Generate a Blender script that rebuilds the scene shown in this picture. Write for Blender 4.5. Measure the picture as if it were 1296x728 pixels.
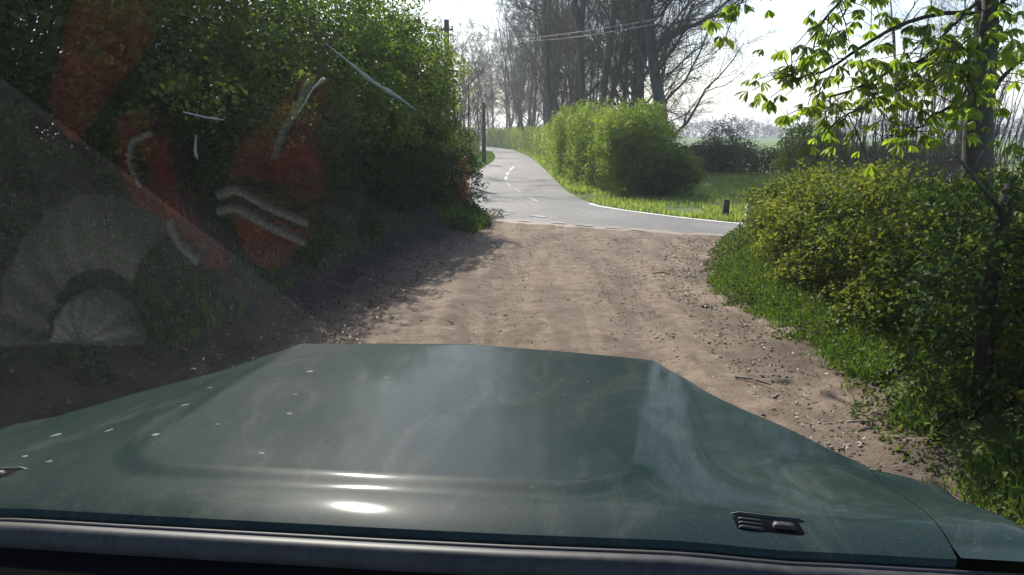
import bpy, math, random
import numpy as np
from mathutils import Vector, Matrix, Euler

for o in list(bpy.data.objects):
    bpy.data.objects.remove(o)
R = math.radians
SC = bpy.context.scene
COL = SC.collection

# ------------------------------------------------------------------ camera, world, sun, exposure
EYE = 1.80
F = 980.0
PITCH = R(11.2)
cd = bpy.data.cameras.new('camera')
cd.sensor_width = 36.0
cd.lens = 36.0 * F / 1296.0
cd.clip_start = 0.02
cd.clip_end = 6000
cam = bpy.data.objects.new('camera', cd)
COL.objects.link(cam)
cam.location = (0, 0, EYE)
cam.rotation_euler = (R(90) - PITCH, 0, 0)
SC.camera = cam

SUN_AZ, SUN_EL = R(-15.5), R(41.0)          # azimuth from +Y, positive towards +X
world = bpy.data.worlds.new("World")
SC.world = world
world.use_nodes = True
wn, wl = world.node_tree.nodes, world.node_tree.links
bg = wn['Background']
sky = wn.new('ShaderNodeTexSky')
sky.sky_type = 'NISHITA'
sky.sun_disc = False
sky.sun_elevation = SUN_EL
sky.sun_rotation = SUN_AZ
sky.air_density = 1.0
sky.dust_density = 1.2
sky.ozone_density = 1.0
wl.new(sky.outputs[0], bg.inputs['Color'])
bg.inputs['Strength'].default_value = 0.13
sl = bpy.data.lights.new('sun', 'SUN')
sl.energy = 4.2
sl.angle = R(0.55)
sl.color = (1.0, 0.95, 0.86)
sun = bpy.data.objects.new('sun', sl)
COL.objects.link(sun)
sdir = Vector((math.sin(SUN_AZ) * math.cos(SUN_EL), math.cos(SUN_AZ) * math.cos(SUN_EL), math.sin(SUN_EL)))
sun.rotation_euler = sdir.to_track_quat('Z', 'Y').to_euler()
sun.location = sdir * 60
SC.view_settings.view_transform = 'Standard'
SC.view_settings.look = 'None'
SC.view_settings.exposure = 0.75
SC.view_settings.gamma = 1.0
SC.render.engine = 'CYCLES'
SC.cycles.max_bounces = 8
SC.cycles.transparent_max_bounces = 16
SC.cycles.diffuse_bounces = 3
SC.cycles.sample_clamp_indirect = 6.0
SC.cycles.use_denoising = True


# ------------------------------------------------------------------ helpers
def at(px, py, Y):
    """a point at distance Y ahead that is seen at a pixel of the 1296x728 photograph"""
    x, y = (px - 648) / F, -(py - 364) / F
    d = (x, math.cos(PITCH) + y * math.sin(PITCH), -math.sin(PITCH) + y * math.cos(PITCH))
    t = Y / d[1]
    return np.array([d[0] * t, Y, EYE + d[2] * t])


def sstep(a, b, x):
    t = np.clip((x - a) / (b - a), 0, 1)
    return t * t * (3 - 2 * t)


_rn = np.random.RandomState(7).rand(256, 256)


def vnoise(x, y, s=1.0, seed=0):
    x = np.asarray(x, float) / s + seed * 17.3
    y = np.asarray(y, float) / s + seed * 9.1
    xi, yi = np.floor(x).astype(int), np.floor(y).astype(int)
    fx, fy = x - xi, y - yi
    fx, fy = fx * fx * (3 - 2 * fx), fy * fy * (3 - 2 * fy)
    g = lambda i, j: _rn[i & 255, j & 255]
    return (g(xi, yi) * (1 - fx) * (1 - fy) + g(xi + 1, yi) * fx * (1 - fy) + g(xi, yi + 1) * (1 - fx) * fy + g(xi + 1, yi + 1) * fx * fy) * 2 - 1


XL = ([0, 5, 8, 12, 14.5, 16.2, 18], [-2.0, -1.75, -1.55, -1.15, -0.62, -0.45, -0.9])
XR = ([0, 4.3, 5.75, 7, 8.8, 11.1, 13.4, 15], [2.2, 2.15, 2.4, 2.4, 2.3, 2.75, 3.6, 5.0])


def xl(y): return np.interp(y, *XL)
def xr(y): return np.interp(y, *XR)


def hgt(x, y):
    x, y = np.asarray(x, float), np.asarray(y, float)
    dl = xl(y) - x
    f = 1 - sstep(16.5, 20, y)
    h = 1.5 * sstep(-0.1, 2.4, dl) * f
    dr = x - xr(y)
    fr = 1 - sstep(11.5, 14.5, y)
    h = h + 0.42 * sstep(-0.1, 1.6, dr) * fr
    far = sstep(0.3, 3, np.maximum(y - 21, 0)) * sstep(2.5, 5, x - 2.5)
    h = h + 0.12 * far * vnoise(x, y, 3.0, 3)
    return h


def new_mesh(name, verts, faces=None, quads=None, tris=None, smooth=False, attr=None):
    me = bpy.data.meshes.new(name)
    verts = np.asarray(verts, np.float32).reshape(-1, 3)
    if faces is not None:
        me.from_pydata(verts.tolist(), [], faces)
    else:
        qs = np.zeros((0, 4), np.int32) if quads is None else np.asarray(quads, np.int32)
        ts = np.zeros((0, 3), np.int32) if tris is None else np.asarray(tris, np.int32)
        nl = qs.size + ts.size
        me.vertices.add(len(verts))
        me.vertices.foreach_set('co', verts.ravel())
        me.loops.add(nl)
        me.loops.foreach_set('vertex_index', np.concatenate([qs.ravel(), ts.ravel()]).astype(np.int32))
        me.polygons.add(len(qs) + len(ts))
        st = np.concatenate([np.arange(len(qs)) * 4, len(qs) * 4 + np.arange(len(ts)) * 3]).astype(np.int32)
        me.polygons.foreach_set('loop_start', st)
    if attr is not None:
        a = me.attributes.new('rnd', 'FLOAT', 'FACE')
        a.data.foreach_set('value', np.asarray(attr, np.float32))
    me.update(calc_edges=True)
    me.validate()
    if smooth:
        me.polygons.foreach_set('use_smooth', np.ones(len(me.polygons), bool))
    return me


def link(name, me, mat=None, parent=None, loc=None):
    o = bpy.data.objects.new(name, me)
    COL.objects.link(o)
    if mat is not None:
        me.materials.append(mat)
    if parent is not None:
        o.parent = parent
    if loc is not None:
        o.location = loc
    return o


def tag(o, label=None, cat=None, group=None, kind=None):
    for k, v in (('label', label), ('category', cat), ('group', group), ('kind', kind)):
        if v:
            o[k] = v
    return o


def empty(name, loc=(0, 0, 0), rz=0.0):
    o = bpy.data.objects.new(name, None)
    COL.objects.link(o)
    o.location = loc
    o.rotation_euler = (0, 0, rz)
    o.empty_display_size = 0.1
    return o


def copy_tree(o, parent=None):
    c = o.copy()
    COL.objects.link(c)
    c.parent = parent
    for ch in list(o.children):
        copy_tree(ch, c)
    return c


def tubes(polys, radii, sides):
    """polys (n,k,3), radii (n,k) -> verts, quads"""
    P = np.asarray(polys, float)
    r = np.asarray(radii, float)
    n, k, _ = P.shape
    T = np.empty_like(P)
    T[:, 1:-1] = P[:, 2:] - P[:, :-2]
    T[:, 0] = P[:, 1] - P[:, 0]
    T[:, -1] = P[:, -1] - P[:, -2]
    T /= np.linalg.norm(T, axis=2, keepdims=True) + 1e-9
    base = P[:, -1] - P[:, 0]
    ref = np.where(np.abs(base[:, 2:3]) > 0.8 * np.linalg.norm(base, axis=1, keepdims=True), np.array([[1.0, 0.13, 0]]), np.array([[0.05, 0.02, 1.0]]))
    A = np.cross(T, ref[:, None, :])
    A /= np.linalg.norm(A, axis=2, keepdims=True) + 1e-9
    B = np.cross(T, A)
    ang = np.arange(sides) * 2 * math.pi / sides
    V = P[:, :, None, :] + r[:, :, None, None] * (A[:, :, None, :] * np.cos(ang)[None, None, :, None] + B[:, :, None, :] * np.sin(ang)[None, None, :, None])
    V = V.reshape(-1, 3)
    i = np.arange(n)[:, None, None] * k * sides
    j = np.arange(k - 1)[None, :, None] * sides
    s = np.arange(sides)[None, None, :]
    s2 = (s + 1) % sides
    q = np.stack([i + j + s, i + j + s2, i + j + sides + s2, i + j + sides + s], axis=-1).reshape(-1, 4)
    return V, q


class Geo:
    def __init__(self):
        self.v, self.q, self.n = [], [], 0

    def add(self, V, q):
        self.v.append(V)
        self.q.append(q + self.n)
        self.n += len(V)

    def poly(self, pts, rad, sides=8, cap=True):
        pts = np.asarray(pts, float)
        rad = np.asarray(rad, float) if np.ndim(rad) else np.full(len(pts), float(rad))
        if cap:
            d0 = pts[0] - pts[1]; d1 = pts[-1] - pts[-2]
            pts = np.vstack([pts[0] + d0 * 1e-3, pts, pts[-1] + d1 * 1e-3])
            rad = np.concatenate([[1e-4], rad, [1e-4]])
        self.add(*tubes(pts[None], rad[None], sides))

    def box(self, c, s, rot=0.0):
        c = np.array(c, float); s = np.array(s, float) / 2
        V = np.array([[x, y, z] for x in (-1, 1) for y in (-1, 1) for z in (-1, 1)], float) * s
        cr, sr = math.cos(rot), math.sin(rot)
        V = np.stack([V[:, 0] * cr - V[:, 1] * sr, V[:, 0] * sr + V[:, 1] * cr, V[:, 2]], 1) + c
        self.add(V, np.array([[0, 1, 3, 2], [4, 6, 7, 5], [0, 4, 5, 1], [2, 3, 7, 6], [0, 2, 6, 4], [1, 5, 7, 3]]))

    def mesh(self, name, smooth=True):
        return new_mesh(name, np.vstack(self.v), quads=np.vstack(self.q), smooth=smooth)


def unit(v):
    return v / (np.linalg.norm(v, axis=-1, keepdims=True) + 1e-9)


def leaf_cards(c, size, rng, aspect=0.62, up=0.35, fold=0.18, axis=None):
    n = len(c)
    nrm = rng.normal(size=(n, 3)); nrm[:, 2] = np.abs(nrm[:, 2]) + up; nrm = unit(nrm)
    a = rng.normal(size=(n, 3)) if axis is None else axis + rng.normal(size=(n, 3)) * 0.4
    a = unit(a - nrm * (a * nrm).sum(1, keepdims=True))
    b = np.cross(nrm, a)
    L = (size * rng.uniform(0.65, 1.25, n))[:, None]
    Wd = L * aspect * rng.uniform(0.8, 1.15, n)[:, None]
    base = c - a * L * 0.5
    tip = c + a * L * 0.5 - nrm * L * 0.12
    l = c + b * Wd * 0.5 + nrm * L * fold - a * L * 0.05
    r_ = c - b * Wd * 0.5 + nrm * L * fold - a * L * 0.05
    V = np.stack([base, r_, tip, l], 1).reshape(-1, 3)
    k = np.arange(n)[:, None] * 4
    t = np.concatenate([k + np.array([[0, 1, 2]]), k + np.array([[0, 2, 3]])], 1).reshape(-1, 3)
    return V, t


def leaves_obj(name, c, size, rng, mat, parent=None, clump_id=None, **kw):
    size = np.broadcast_to(size, (len(c),)).astype(float)
    V, t = leaf_cards(c, size, rng, **kw)
    base = rng.uniform(0, 1, len(c)) if clump_id is None else 0.45 * rng.uniform(0, 1, len(c)) + 0.55 * clump_id
    me = new_mesh(name, V, tris=t, attr=np.repeat(base, 2))
    return link(name, me, mat, parent)


# ------------------------------------------------------------------ materials
def mat(name, base=(0.5, 0.5, 0.5), rough=0.6, metal=0.0, spec=0.5):
    m = bpy.data.materials.new(name)
    m.use_nodes = True
    p = m.node_tree.nodes['Principled BSDF']
    p.inputs['Base Color'].default_value = (*base, 1)
    p.inputs['Roughness'].default_value = rough
    p.inputs['Metallic'].default_value = metal
    p.inputs['Specular IOR Level'].default_value = spec
    return m, p, m.node_tree.nodes, m.node_tree.links


def ramp(nodes, links, src, stops):
    r = nodes.new('ShaderNodeValToRGB')
    e = r.color_ramp.elements
    while len(e) < len(stops):
        e.new(0.5)
    for k, (pos, c) in enumerate(stops):
        e[k].position = pos
        e[k].color = (*c, 1)
    links.new(src, r.inputs[0])
    return r.outputs[0]


def noise(nodes, links, scale, detail=6, rough=0.6, coord='Object', dist=0.0, sx=(1, 1, 1)):
    tc = nodes.new('ShaderNodeTexCoord')
    mp = nodes.new('ShaderNodeMapping')
    mp.inputs['Scale'].default_value = sx
    links.new(tc.outputs[coord], mp.inputs[0])
    n = nodes.new('ShaderNodeTexNoise')
    n.inputs['Scale'].default_value = scale
    n.inputs['Detail'].default_value = detail
    n.inputs['Roughness'].default_value = rough
    n.inputs['Distortion'].default_value = dist
    links.new(mp.outputs[0], n.inputs['Vector'])
    return n.outputs['Fac']


def mixc(nodes, links, fac, a, b, mode='MIX'):
    m = nodes.new('ShaderNodeMix')
    m.data_type = 'RGBA'
    m.blend_type = mode
    for sock, v in ((m.inputs[0], fac), (m.inputs[6], a), (m.inputs[7], b)):
        if isinstance(v, (int, float)):
            sock.default_value = v
        elif isinstance(v, tuple):
            sock.default_value = (*v, 1)
        else:
            links.new(v, sock)
    return m.outputs[2]


def bump(nodes, links, h, p, strength=0.5, dist=0.02):
    b = nodes.new('ShaderNodeBump')
    b.inputs['Strength'].default_value = strength
    b.inputs['Distance'].default_value = dist
    links.new(h, b.inputs['Height'])
    links.new(b.outputs[0], p.inputs['Normal'])


def leaf_mat(name, stops, trans=0.45, rough=0.45, tcol=1.3, spec=0.35):
    m, p, nd, lk = mat(name, rough=rough, spec=spec)
    at_ = nd.new('ShaderNodeAttribute')
    at_.attribute_name = 'rnd'
    c = ramp(nd, lk, at_.outputs['Fac'], stops)
    lk.new(c, p.inputs['Base Color'])
    tr = nd.new('ShaderNodeBsdfTranslucent')
    tc = mixc(nd, lk, 1.0, c, (tcol * 1.15, tcol * 1.25, tcol * 0.55), 'MULTIPLY')
    lk.new(tc, tr.inputs['Color'])
    mx = nd.new('ShaderNodeMixShader')
    mx.inputs[0].default_value = trans
    lk.new(p.outputs[0], mx.inputs[1])
    lk.new(tr.outputs[0], mx.inputs[2])
    lk.new(mx.outputs[0], nd['Material Output'].inputs['Surface'])
    return m


M = {}
M['leaf_fresh'] = leaf_mat('fresh_leaf', [(0, (.05, .085, .02)), (.5, (.11, .16, .03)), (1, (.24, .28, .055))], trans=.5, tcol=1.45)
M['leaf_green'] = leaf_mat('hedge_leaf', [(0, (.035, .06, .018)), (.5, (.075, .12, .025)), (1, (.15, .20, .045))], trans=.45, tcol=1.25)
M['leaf_weed'] = leaf_mat('weed_leaf', [(0, (.04, .065, .02)), (.5, (.08, .115, .03)), (1, (.15, .17, .05))], trans=.35, rough=.6, spec=.2)
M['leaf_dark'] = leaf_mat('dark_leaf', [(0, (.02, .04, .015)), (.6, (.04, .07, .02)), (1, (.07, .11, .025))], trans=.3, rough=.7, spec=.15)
M['leaf_bright'] = leaf_mat('bright_leaf', [(0, (.08, .13, .025)), (.5, (.16, .215, .04)), (1, (.27, .31, .07))], trans=.5, tcol=1.35)
M['leaf_yellow'] = leaf_mat('yellowish_leaf', [(0, (.035, .05, .018)), (.4, (.095, .125, .03)), (.8, (.23, .235, .055)), (1, (.27, .18, .06))], spec=.25, rough=.6)
M['leaf_clipped'] = leaf_mat('clipped_leaf', [(0, (.08, .12, .025)), (.5, (.155, .20, .042)), (1, (.27, .29, .075))], trans=.5, tcol=1.75)
M['leaf_grey'] = leaf_mat('greyish_leaf', [(0, (.05, .07, .032)), (.6, (.09, .115, .052)), (1, (.14, .16, .08))], trans=.25)
M['leaf_red'] = leaf_mat('reddish_leaf', [(0, (.09, .03, .02)), (.6, (.2, .06, .04)), (1, (.2, .13, .05))], tcol=1.0)
M['leaf_chestnut'] = leaf_mat('chestnut_leaf', [(0, (.05, .08, .018)), (.5, (.12, .165, .028)), (1, (.25, .29, .045))], trans=.6, tcol=1.85)
M['leaf_litter'] = leaf_mat('dead_leaf', [(0, (.06, .04, .025)), (.6, (.14, .1, .06)), (1, (.24, .18, .12))], trans=.1)
M['leaf_far'] = leaf_mat('far_twigs', [(0, (.06, .06, .06)), (.6, (.1, .1, .09)), (1, (.14, .13, .1))], trans=.1)
M['grass'] = leaf_mat('grass_blade', [(0, (.05, .09, .02)), (.5, (.09, .16, .03)), (1, (.17, .22, .06))], trans=.4, tcol=1.35)
M['grass_pale'] = leaf_mat('pale_grass_blade', [(0, (.09, .13, .035)), (.5, (.16, .21, .06)), (1, (.28, .28, .12))], trans=.5, tcol=1.8)


def bark_mat(name, a, b, scale=18):
    m, p, nd, lk = mat(name, rough=.85, spec=.2)
    n = noise(nd, lk, scale, 8, .7, sx=(1, 1, .35))
    lk.new(ramp(nd, lk, n, [(.3, a), (.7, b)]), p.inputs['Base Color'])
    bump(nd, lk, n, p, .6, .02)
    return m


M['bark'] = bark_mat('grey_bark', (.045, .04, .035), (.14, .13, .115))
M['bark_beech'] = bark_mat('beech_bark', (.07, .068, .06), (.17, .165, .145), 5)
M['bark_dark'] = bark_mat('dark_bark', (.02, .018, .014), (.06, .052, .04))
M['twig'] = bark_mat('twig', (.09, .075, .062), (.17, .145, .12), 9)
M['pole_wood'] = bark_mat('weathered_pole', (.05, .045, .04), (.11, .1, .09), 12)

# ground cover under the plants
m, p, nd, lk = mat('turf', rough=.9, spec=.2)
n1 = noise(nd, lk, .9, 8, .65)
n2 = noise(nd, lk, 14, 8, .7)
c1 = ramp(nd, lk, n2, [(.3, (.06, .09, .025)), (.55, (.12, .17, .045)), (.75, (.19, .2, .08))])
c2 = ramp(nd, lk, n2, [(.3, (.04, .032, .022)), (.7, (.1, .08, .055))])
f_ = ramp(nd, lk, n1, [(.55, (0, 0, 0)), (.68, (1, 1, 1))])
lk.new(mixc(nd, lk, f_, c1, c2), p.inputs['Base Color'])
bump(nd, lk, n2, p, .8, .05)
M['turf'] = m
m, p, nd, lk = mat('crop', rough=.9, spec=.1)
n1 = noise(nd, lk, .05, 4, .6, sx=(1, 3, 1))
lk.new(ramp(nd, lk, n1, [(.3, (.09, .15, .045)), (.7, (.13, .2, .06))]), p.inputs['Base Color'])
M['crop'] = m

# dirt of the track
m, p, nd, lk = mat('dirt', rough=.92, spec=.25)
big = noise(nd, lk, .8, 5, .6)
mid = noise(nd, lk, 6, 8, .7)
fine = noise(nd, lk, 60, 6, .7)
rut = noise(nd, lk, 3.2, 4, .6, sx=(1, .12, 1), dist=.6)
vor = nd.new('ShaderNodeTexVoronoi')
vor.inputs['Scale'].default_value = 38
tcn = nd.new('ShaderNodeTexCoord')
lk.new(tcn.outputs['Object'], vor.inputs['Vector'])
base = ramp(nd, lk, mid, [(.28, (.165, .12, .082)), (.5, (.32, .243, .172)), (.72, (.47, .375, .28))])
base = mixc(nd, lk, ramp(nd, lk, rut, [(.42, (0, 0, 0)), (.58, (.75, .75, .75))]), base, (.19, .14, .105))
base = mixc(nd, lk, ramp(nd, lk, big, [(.45, (0, 0, 0)), (.65, (.5, .5, .5))]), base, (.38, .29, .22))
base = mixc(nd, lk, .55, base, ramp(nd, lk, fine, [(.3, (.35, .35, .35)), (.65, (1, 1, 1))]), 'MULTIPLY')
peb = mixc(nd, lk, ramp(nd, lk, vor.outputs['Distance'], [(.12, (.55, .55, .55)), (.3, (0, 0, 0))]), base, vor.outputs['Color'], 'SOFT_LIGHT')
at2 = nd.new('ShaderNodeAttribute'); at2.attribute_name = 'rut'
mr2 = nd.new('ShaderNodeMath'); mr2.operation = 'MULTIPLY'
lk.new(at2.outputs['Fac'], mr2.inputs[0]); lk.new(ramp(nd, lk, mid, [(.3, (.9, .9, .9)), (.7, (.35, .35, .35))]), mr2.inputs[1])
peb = mixc(nd, lk, mr2.outputs[0], peb, (.15, .115, .085))
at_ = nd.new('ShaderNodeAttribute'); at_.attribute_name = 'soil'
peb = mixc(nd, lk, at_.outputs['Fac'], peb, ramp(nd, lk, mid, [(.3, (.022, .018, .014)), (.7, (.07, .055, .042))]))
lk.new(peb, p.inputs['Base Color'])
hmix = nd.new('ShaderNodeMath'); hmix.operation = 'ADD'
lk.new(mid, hmix.inputs[0]); lk.new(fine, hmix.inputs[1])
bump(nd, lk, hmix.outputs[0], p, .9, .03)
M['dirt'] = m

# asphalt
m, p, nd, lk = mat('asphalt', rough=.75, spec=.35)
n1 = noise(nd, lk, .7, 5, .6, sx=(1, .25, 1))
n2 = noise(nd, lk, 90, 4, .8)
n3 = noise(nd, lk, 2.2, 8, .75, dist=1.2)
c = ramp(nd, lk, n1, [(.3, (.13, .126, .122)), (.7, (.23, .222, .215))])
c = mixc(nd, lk, .5, c, ramp(nd, lk, n2, [(.3, (.5, .5, .5)), (.7, (1.15, 1.15, 1.15))]), 'MULTIPLY')
c = mixc(nd, lk, ramp(nd, lk, n3, [(.475, (0, 0, 0)), (.5, (.85, .85, .85)), (.525, (0, 0, 0))]), c, (.05, .048, .045))
n5 = noise(nd, lk, .55, 2, .4, sx=(1, .5, 1))
c = mixc(nd, lk, ramp(nd, lk, n5, [(.50, (0, 0, 0)), (.515, (.55, .55, .55))]), c, (.115, .112, .108))
n6 = noise(nd, lk, 5, 9, .8)
at_ = nd.new('ShaderNodeAttribute'); at_.attribute_name = 'soil'
ms = nd.new('ShaderNodeMath'); ms.operation = 'MULTIPLY_ADD'
lk.new(n6, ms.inputs[0]); ms.inputs[1].default_value = 1.0; lk.new(at_.outputs['Fac'], ms.inputs[2])
c = mixc(nd, lk, ramp(nd, lk, ms.outputs[0], [(.78, (0, 0, 0)), (1.0, (.85, .85, .85))]), c, (.29, .235, .185))
lk.new(c, p.inputs['Base Color'])
bump(nd, lk, n2, p, .4, .008)
M['asphalt'] = m
m, p, nd, lk = mat('worn_white_paint', rough=.7)
n1 = noise(nd, lk, 14, 6, .7)
lk.new(ramp(nd, lk, n1, [(.3, (.3, .29, .27)), (.5, (.72, .71, .68))]), p.inputs['Base Color'])
M['paint'] = m
m, p, nd, lk = mat('faded_white_paint', rough=.75)
n1 = noise(nd, lk, 22, 6, .75)
lk.new(ramp(nd, lk, n1, [(.42, (.19, .185, .18)), (.62, (.40, .39, .375))]), p.inputs['Base Color'])
M['paint_faded'] = m

m, p, nd, lk = mat('stone', rough=.9)
n1 = noise(nd, lk, 30, 6, .7)
lk.new(ramp(nd, lk, n1, [(.3, (.16, .13, .1)), (.7, (.42, .37, .31))]), p.inputs['Base Color'])
M['stone'] = m

# ------------------------------------------------------------------ ground
def axis_pts(fine_a, fine_b, step, limit_lo, limit_hi, grow=1.25):
    a = list(np.arange(fine_a, fine_b + 1e-6, step))
    s, x = step, fine_b
    while x < limit_hi:
        s *= grow
        x += s
        a.append(x)
    s, x = step, fine_a
    lo = []
    while x > limit_lo:
        s *= grow
        x -= s
        lo.append(x)
    return np.array(lo[::-1] + a)


def sheet(name, X, Y, Z, mat_, quads_keep=None, smooth=True):
    ny, nx = X.shape
    V = np.stack([X, Y, Z], -1).reshape(-1, 3)
    i = (np.arange(ny - 1)[:, None] * nx + np.arange(nx - 1)[None, :])
    q = np.stack([i, i + 1, i + nx + 1, i + nx], -1)
    if quads_keep is not None:
        q = q[quads_keep]
    me = new_mesh(name, V, quads=q.reshape(-1, 4), smooth=smooth)
    return link(name, me, mat_)


gx = axis_pts(-9, 13, .16, -900, 900)
gy = axis_pts(-3, 44, .18, -300, 1300)
GX, GY = np.meshgrid(gx, gy)
GZ = hgt(GX, GY) + 0.02 * vnoise(GX, GY, .45, 1) * (np.abs(GX) < 15)
ROAD_R = np.array([[22, 3.2], [12, 10.6], [8.2, 13.3], [5.6, 15.3], [4.55, 15.9], [3.7, 17.0], [2.84, 18.4], [2.25, 19.7], [1.9, 22], [1.75, 25], [1.72, 32], [1.70, 40], [1.6, 52], [1.35, 64], [.9, 76], [0.1, 91], [-1.9, 107], [-6, 128], [-14, 150]])
ROAD_L = np.array([[22, -1.0], [11, 6.2], [7.0, 10.4], [4.6, 12.9], [3.5, 13.75], [2.4, 14.4], [1.2, 15.2], [0.1, 15.95], [-.5, 16.3], [-.95, 18.5], [-1.5, 24], [-1.8, 32], [-1.75, 40], [-1.35, 50], [-1.3, 62], [-1.9, 76], [-3.2, 91], [-5.6, 107], [-10, 126], [-18, 147]])


def resample(P, n):
    d = np.concatenate([[0], np.cumsum(np.linalg.norm(np.diff(P, axis=0), axis=1))])
    # smooth by Catmull style dense interp
    t = np.linspace(0, d[-1], n)
    Q = np.stack([np.interp(t, d, P[:, k]) for k in range(P.shape[1])], 1)
    return Q


def smooth_line(P, it=3):
    P = P.copy()
    for _ in range(it):
        P[1:-1] = .25 * P[:-2] + .5 * P[1:-1] + .25 * P[2:]
    return P


def param_line(P, n):
    t0 = np.arange(len(P)) / (len(P) - 1)
    return smooth_line(np.stack([np.interp(np.linspace(0, 1, n), t0, P[:, k]) for k in range(2)], 1), 8)


# drop the ground a little under the road and the track
from_l = xl(GY) - 2.9
under_track = (GX > from_l) & (GX < xr(GY) + .25) & (GY < 17.2) & (GY > 0)
GZ = np.where(under_track, GZ - .10, GZ)
RRn, RLn = param_line(ROAD_R, 420), param_line(ROAD_L, 420)
RLn[:, 0] += .10 * vnoise(np.arange(420) * .13, 0 * RLn[:, 0], 1, 3) * (RLn[:, 1] > 11) * (RLn[:, 1] < 60)
RLn[:, 1] += .16 * vnoise(RLn[:, 0], 0 * RLn[:, 0], .33, 3) * (RLn[:, 1] < 16.4) + .07 * vnoise(RLn[:, 0], 0 * RLn[:, 0], .09, 5) * (RLn[:, 1] < 16.4)
ex_r = lambda y: np.interp(y, ROAD_R[4:, 1], ROAD_R[4:, 0])
ex_l = lambda y: np.interp(y, ROAD_L[8:, 1], ROAD_L[8:, 0])
on_road = (GY > 15.6) & (GY < 150) & (GX > ex_l(GY) - .1) & (GX < ex_r(GY) + .05)
GZ = np.where(on_road, np.minimum(GZ, 0) - .05, GZ)
n_r = (GX > 3.2) & (GY < 17) & (GX > 0)
rr_y = np.interp(GX, ROAD_R[:7, 0][::-1], ROAD_R[:7, 1][::-1])
rl_y = np.interp(GX, ROAD_L[:8, 0][::-1], ROAD_L[:8, 1][::-1])
arm = (GX > 0) & (GX < 22) & (GY < rr_y) & (GY > rl_y)
GZ = np.where(arm, np.minimum(GZ, 0) - .05, GZ)
ground = sheet('ground', GX, GY, GZ, M['turf'])
tag(ground, 'rough green turf and verge with bare earth patches', 'ground', kind='structure')

# track: finely modelled dirt
tx = np.arange(0, 1.0001, 1 / 190.)
ty = np.arange(0.0, 17.3, .045)
TY = ty[:, None] * np.ones_like(tx)[None, :]
TX = (xl(TY) - 2.9) + tx[None, :] * (xr(TY) + .28 - (xl(TY) - 2.9))
TX += .02 * vnoise(TX, TY, .5, 5)
# the far end of the track follows the edge of the road
dl = xl(TY) - TX
mid_x = (TX - (xl(TY) + xr(TY)) / 2)
mid_x = mid_x + .12 * np.sin(TY * .5)
rutz = -.05 * np.exp(-((mid_x - .75) / .24) ** 2) - .05 * np.exp(-((mid_x + .75) / .24) ** 2) + .02 * np.exp(-((np.abs(mid_x) - 1.15) / .15) ** 2)
TZ = hgt(TX, TY) + .006 + rutz * (1 - sstep(13, 15, TY))
TZ += .018 * vnoise(TX, TY, .35, 2) + .010 * vnoise(TX, TY, .12, 3) + .006 * vnoise(TX, TY, .06, 4)
TZ += .05 * sstep(-.1, .5, dl) * vnoise(TX, TY, .5, 6) + .03 * sstep(-.4, .3, TX - xr(TY)) * vnoise(TX, TY, .22, 8)
near_road = sstep(14.2, 15.6, TY + .35 * np.maximum(TX, 0))
TZ = TZ * (1 - .85 * near_road) + .85 * near_road * hgt(TX, TY)
rl2 = np.interp(TX, ROAD_L[:9, 0][::-1], ROAD_L[:9, 1][::-1])
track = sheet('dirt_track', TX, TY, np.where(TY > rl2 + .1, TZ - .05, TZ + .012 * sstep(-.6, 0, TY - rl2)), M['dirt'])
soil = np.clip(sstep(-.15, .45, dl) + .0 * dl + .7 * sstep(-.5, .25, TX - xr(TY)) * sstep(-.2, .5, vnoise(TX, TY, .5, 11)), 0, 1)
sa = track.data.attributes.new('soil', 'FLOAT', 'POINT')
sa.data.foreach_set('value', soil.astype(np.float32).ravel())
rt_ = np.exp(-((np.abs(mid_x) - .72 - .05 * vnoise(TY, TY, 1.3, 4)) / .20) ** 2) * (.6 + .4 * vnoise(TX, TY, .9, 5)) * .8 + .35 * np.exp(-((mid_x - .1) / .3) ** 2) * np.clip(vnoise(TX, TY * .4, .5, 2), 0, 1)
sb = track.data.attributes.new('rut', 'FLOAT', 'POINT')
sb.data.foreach_set('value', np.clip(rt_, 0, 1).astype(np.float32).ravel())
tag(track, 'pale gravelly dirt track leading out to the tarmac road', 'track', kind='structure')

# road
k = np.linspace(0, 1, 20)
RX = RLn[:, None, 0] * (1 - k) + RRn[:, None, 0] * k
RY = RLn[:, None, 1] * (1 - k) + RRn[:, None, 1] * k
RZ = .012 + .03 * np.sin(k * math.pi)[None, :] * np.ones_like(RX)
road = sheet('road', RX, RY, RZ, M['asphalt'])
rs = np.clip(.62 - k[None, :] * 2.6, 0, 1) * (RLn[:, 1] < 17)[:, None] + .28 * np.exp(-((1 - k[None, :]) / .05) ** 2) + .3 * np.exp(-(k[None, :] / .04) ** 2) * (RLn[:, 1] >= 17)[:, None]
ra = road.data.attributes.new('soil', 'FLOAT', 'POINT')
ra.data.foreach_set('value', rs.astype(np.float32).ravel())
tag(road, 'worn grey tarmac lane curving away past the hedge', 'road', kind='structure')


def strip(name, P, w, z, mat_, label):
    P = np.asarray(P, float)
    T = np.gradient(P, axis=0)
    T = unit(T)
    N = np.stack([-T[:, 1], T[:, 0]], 1)
    wv = w * (1 + .25 * vnoise(P[:, 0] * 7, P[:, 1] * 7, .4, 2))[:, None]
    A, B = P + N * wv / 2, P - N * wv / 2
    z = np.broadcast_to(z, (len(P),))[:, None]
    V = np.concatenate([np.hstack([A, z]), np.hstack([B, z])])
    n = len(P)
    i = np.arange(n - 1)
    q = np.stack([i, i + 1, n + i + 1, n + i], 1)
    o = link(name, new_mesh(name, V, quads=q), mat_)
    tag(o, label, 'road marking', kind='structure')
    return o


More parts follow.
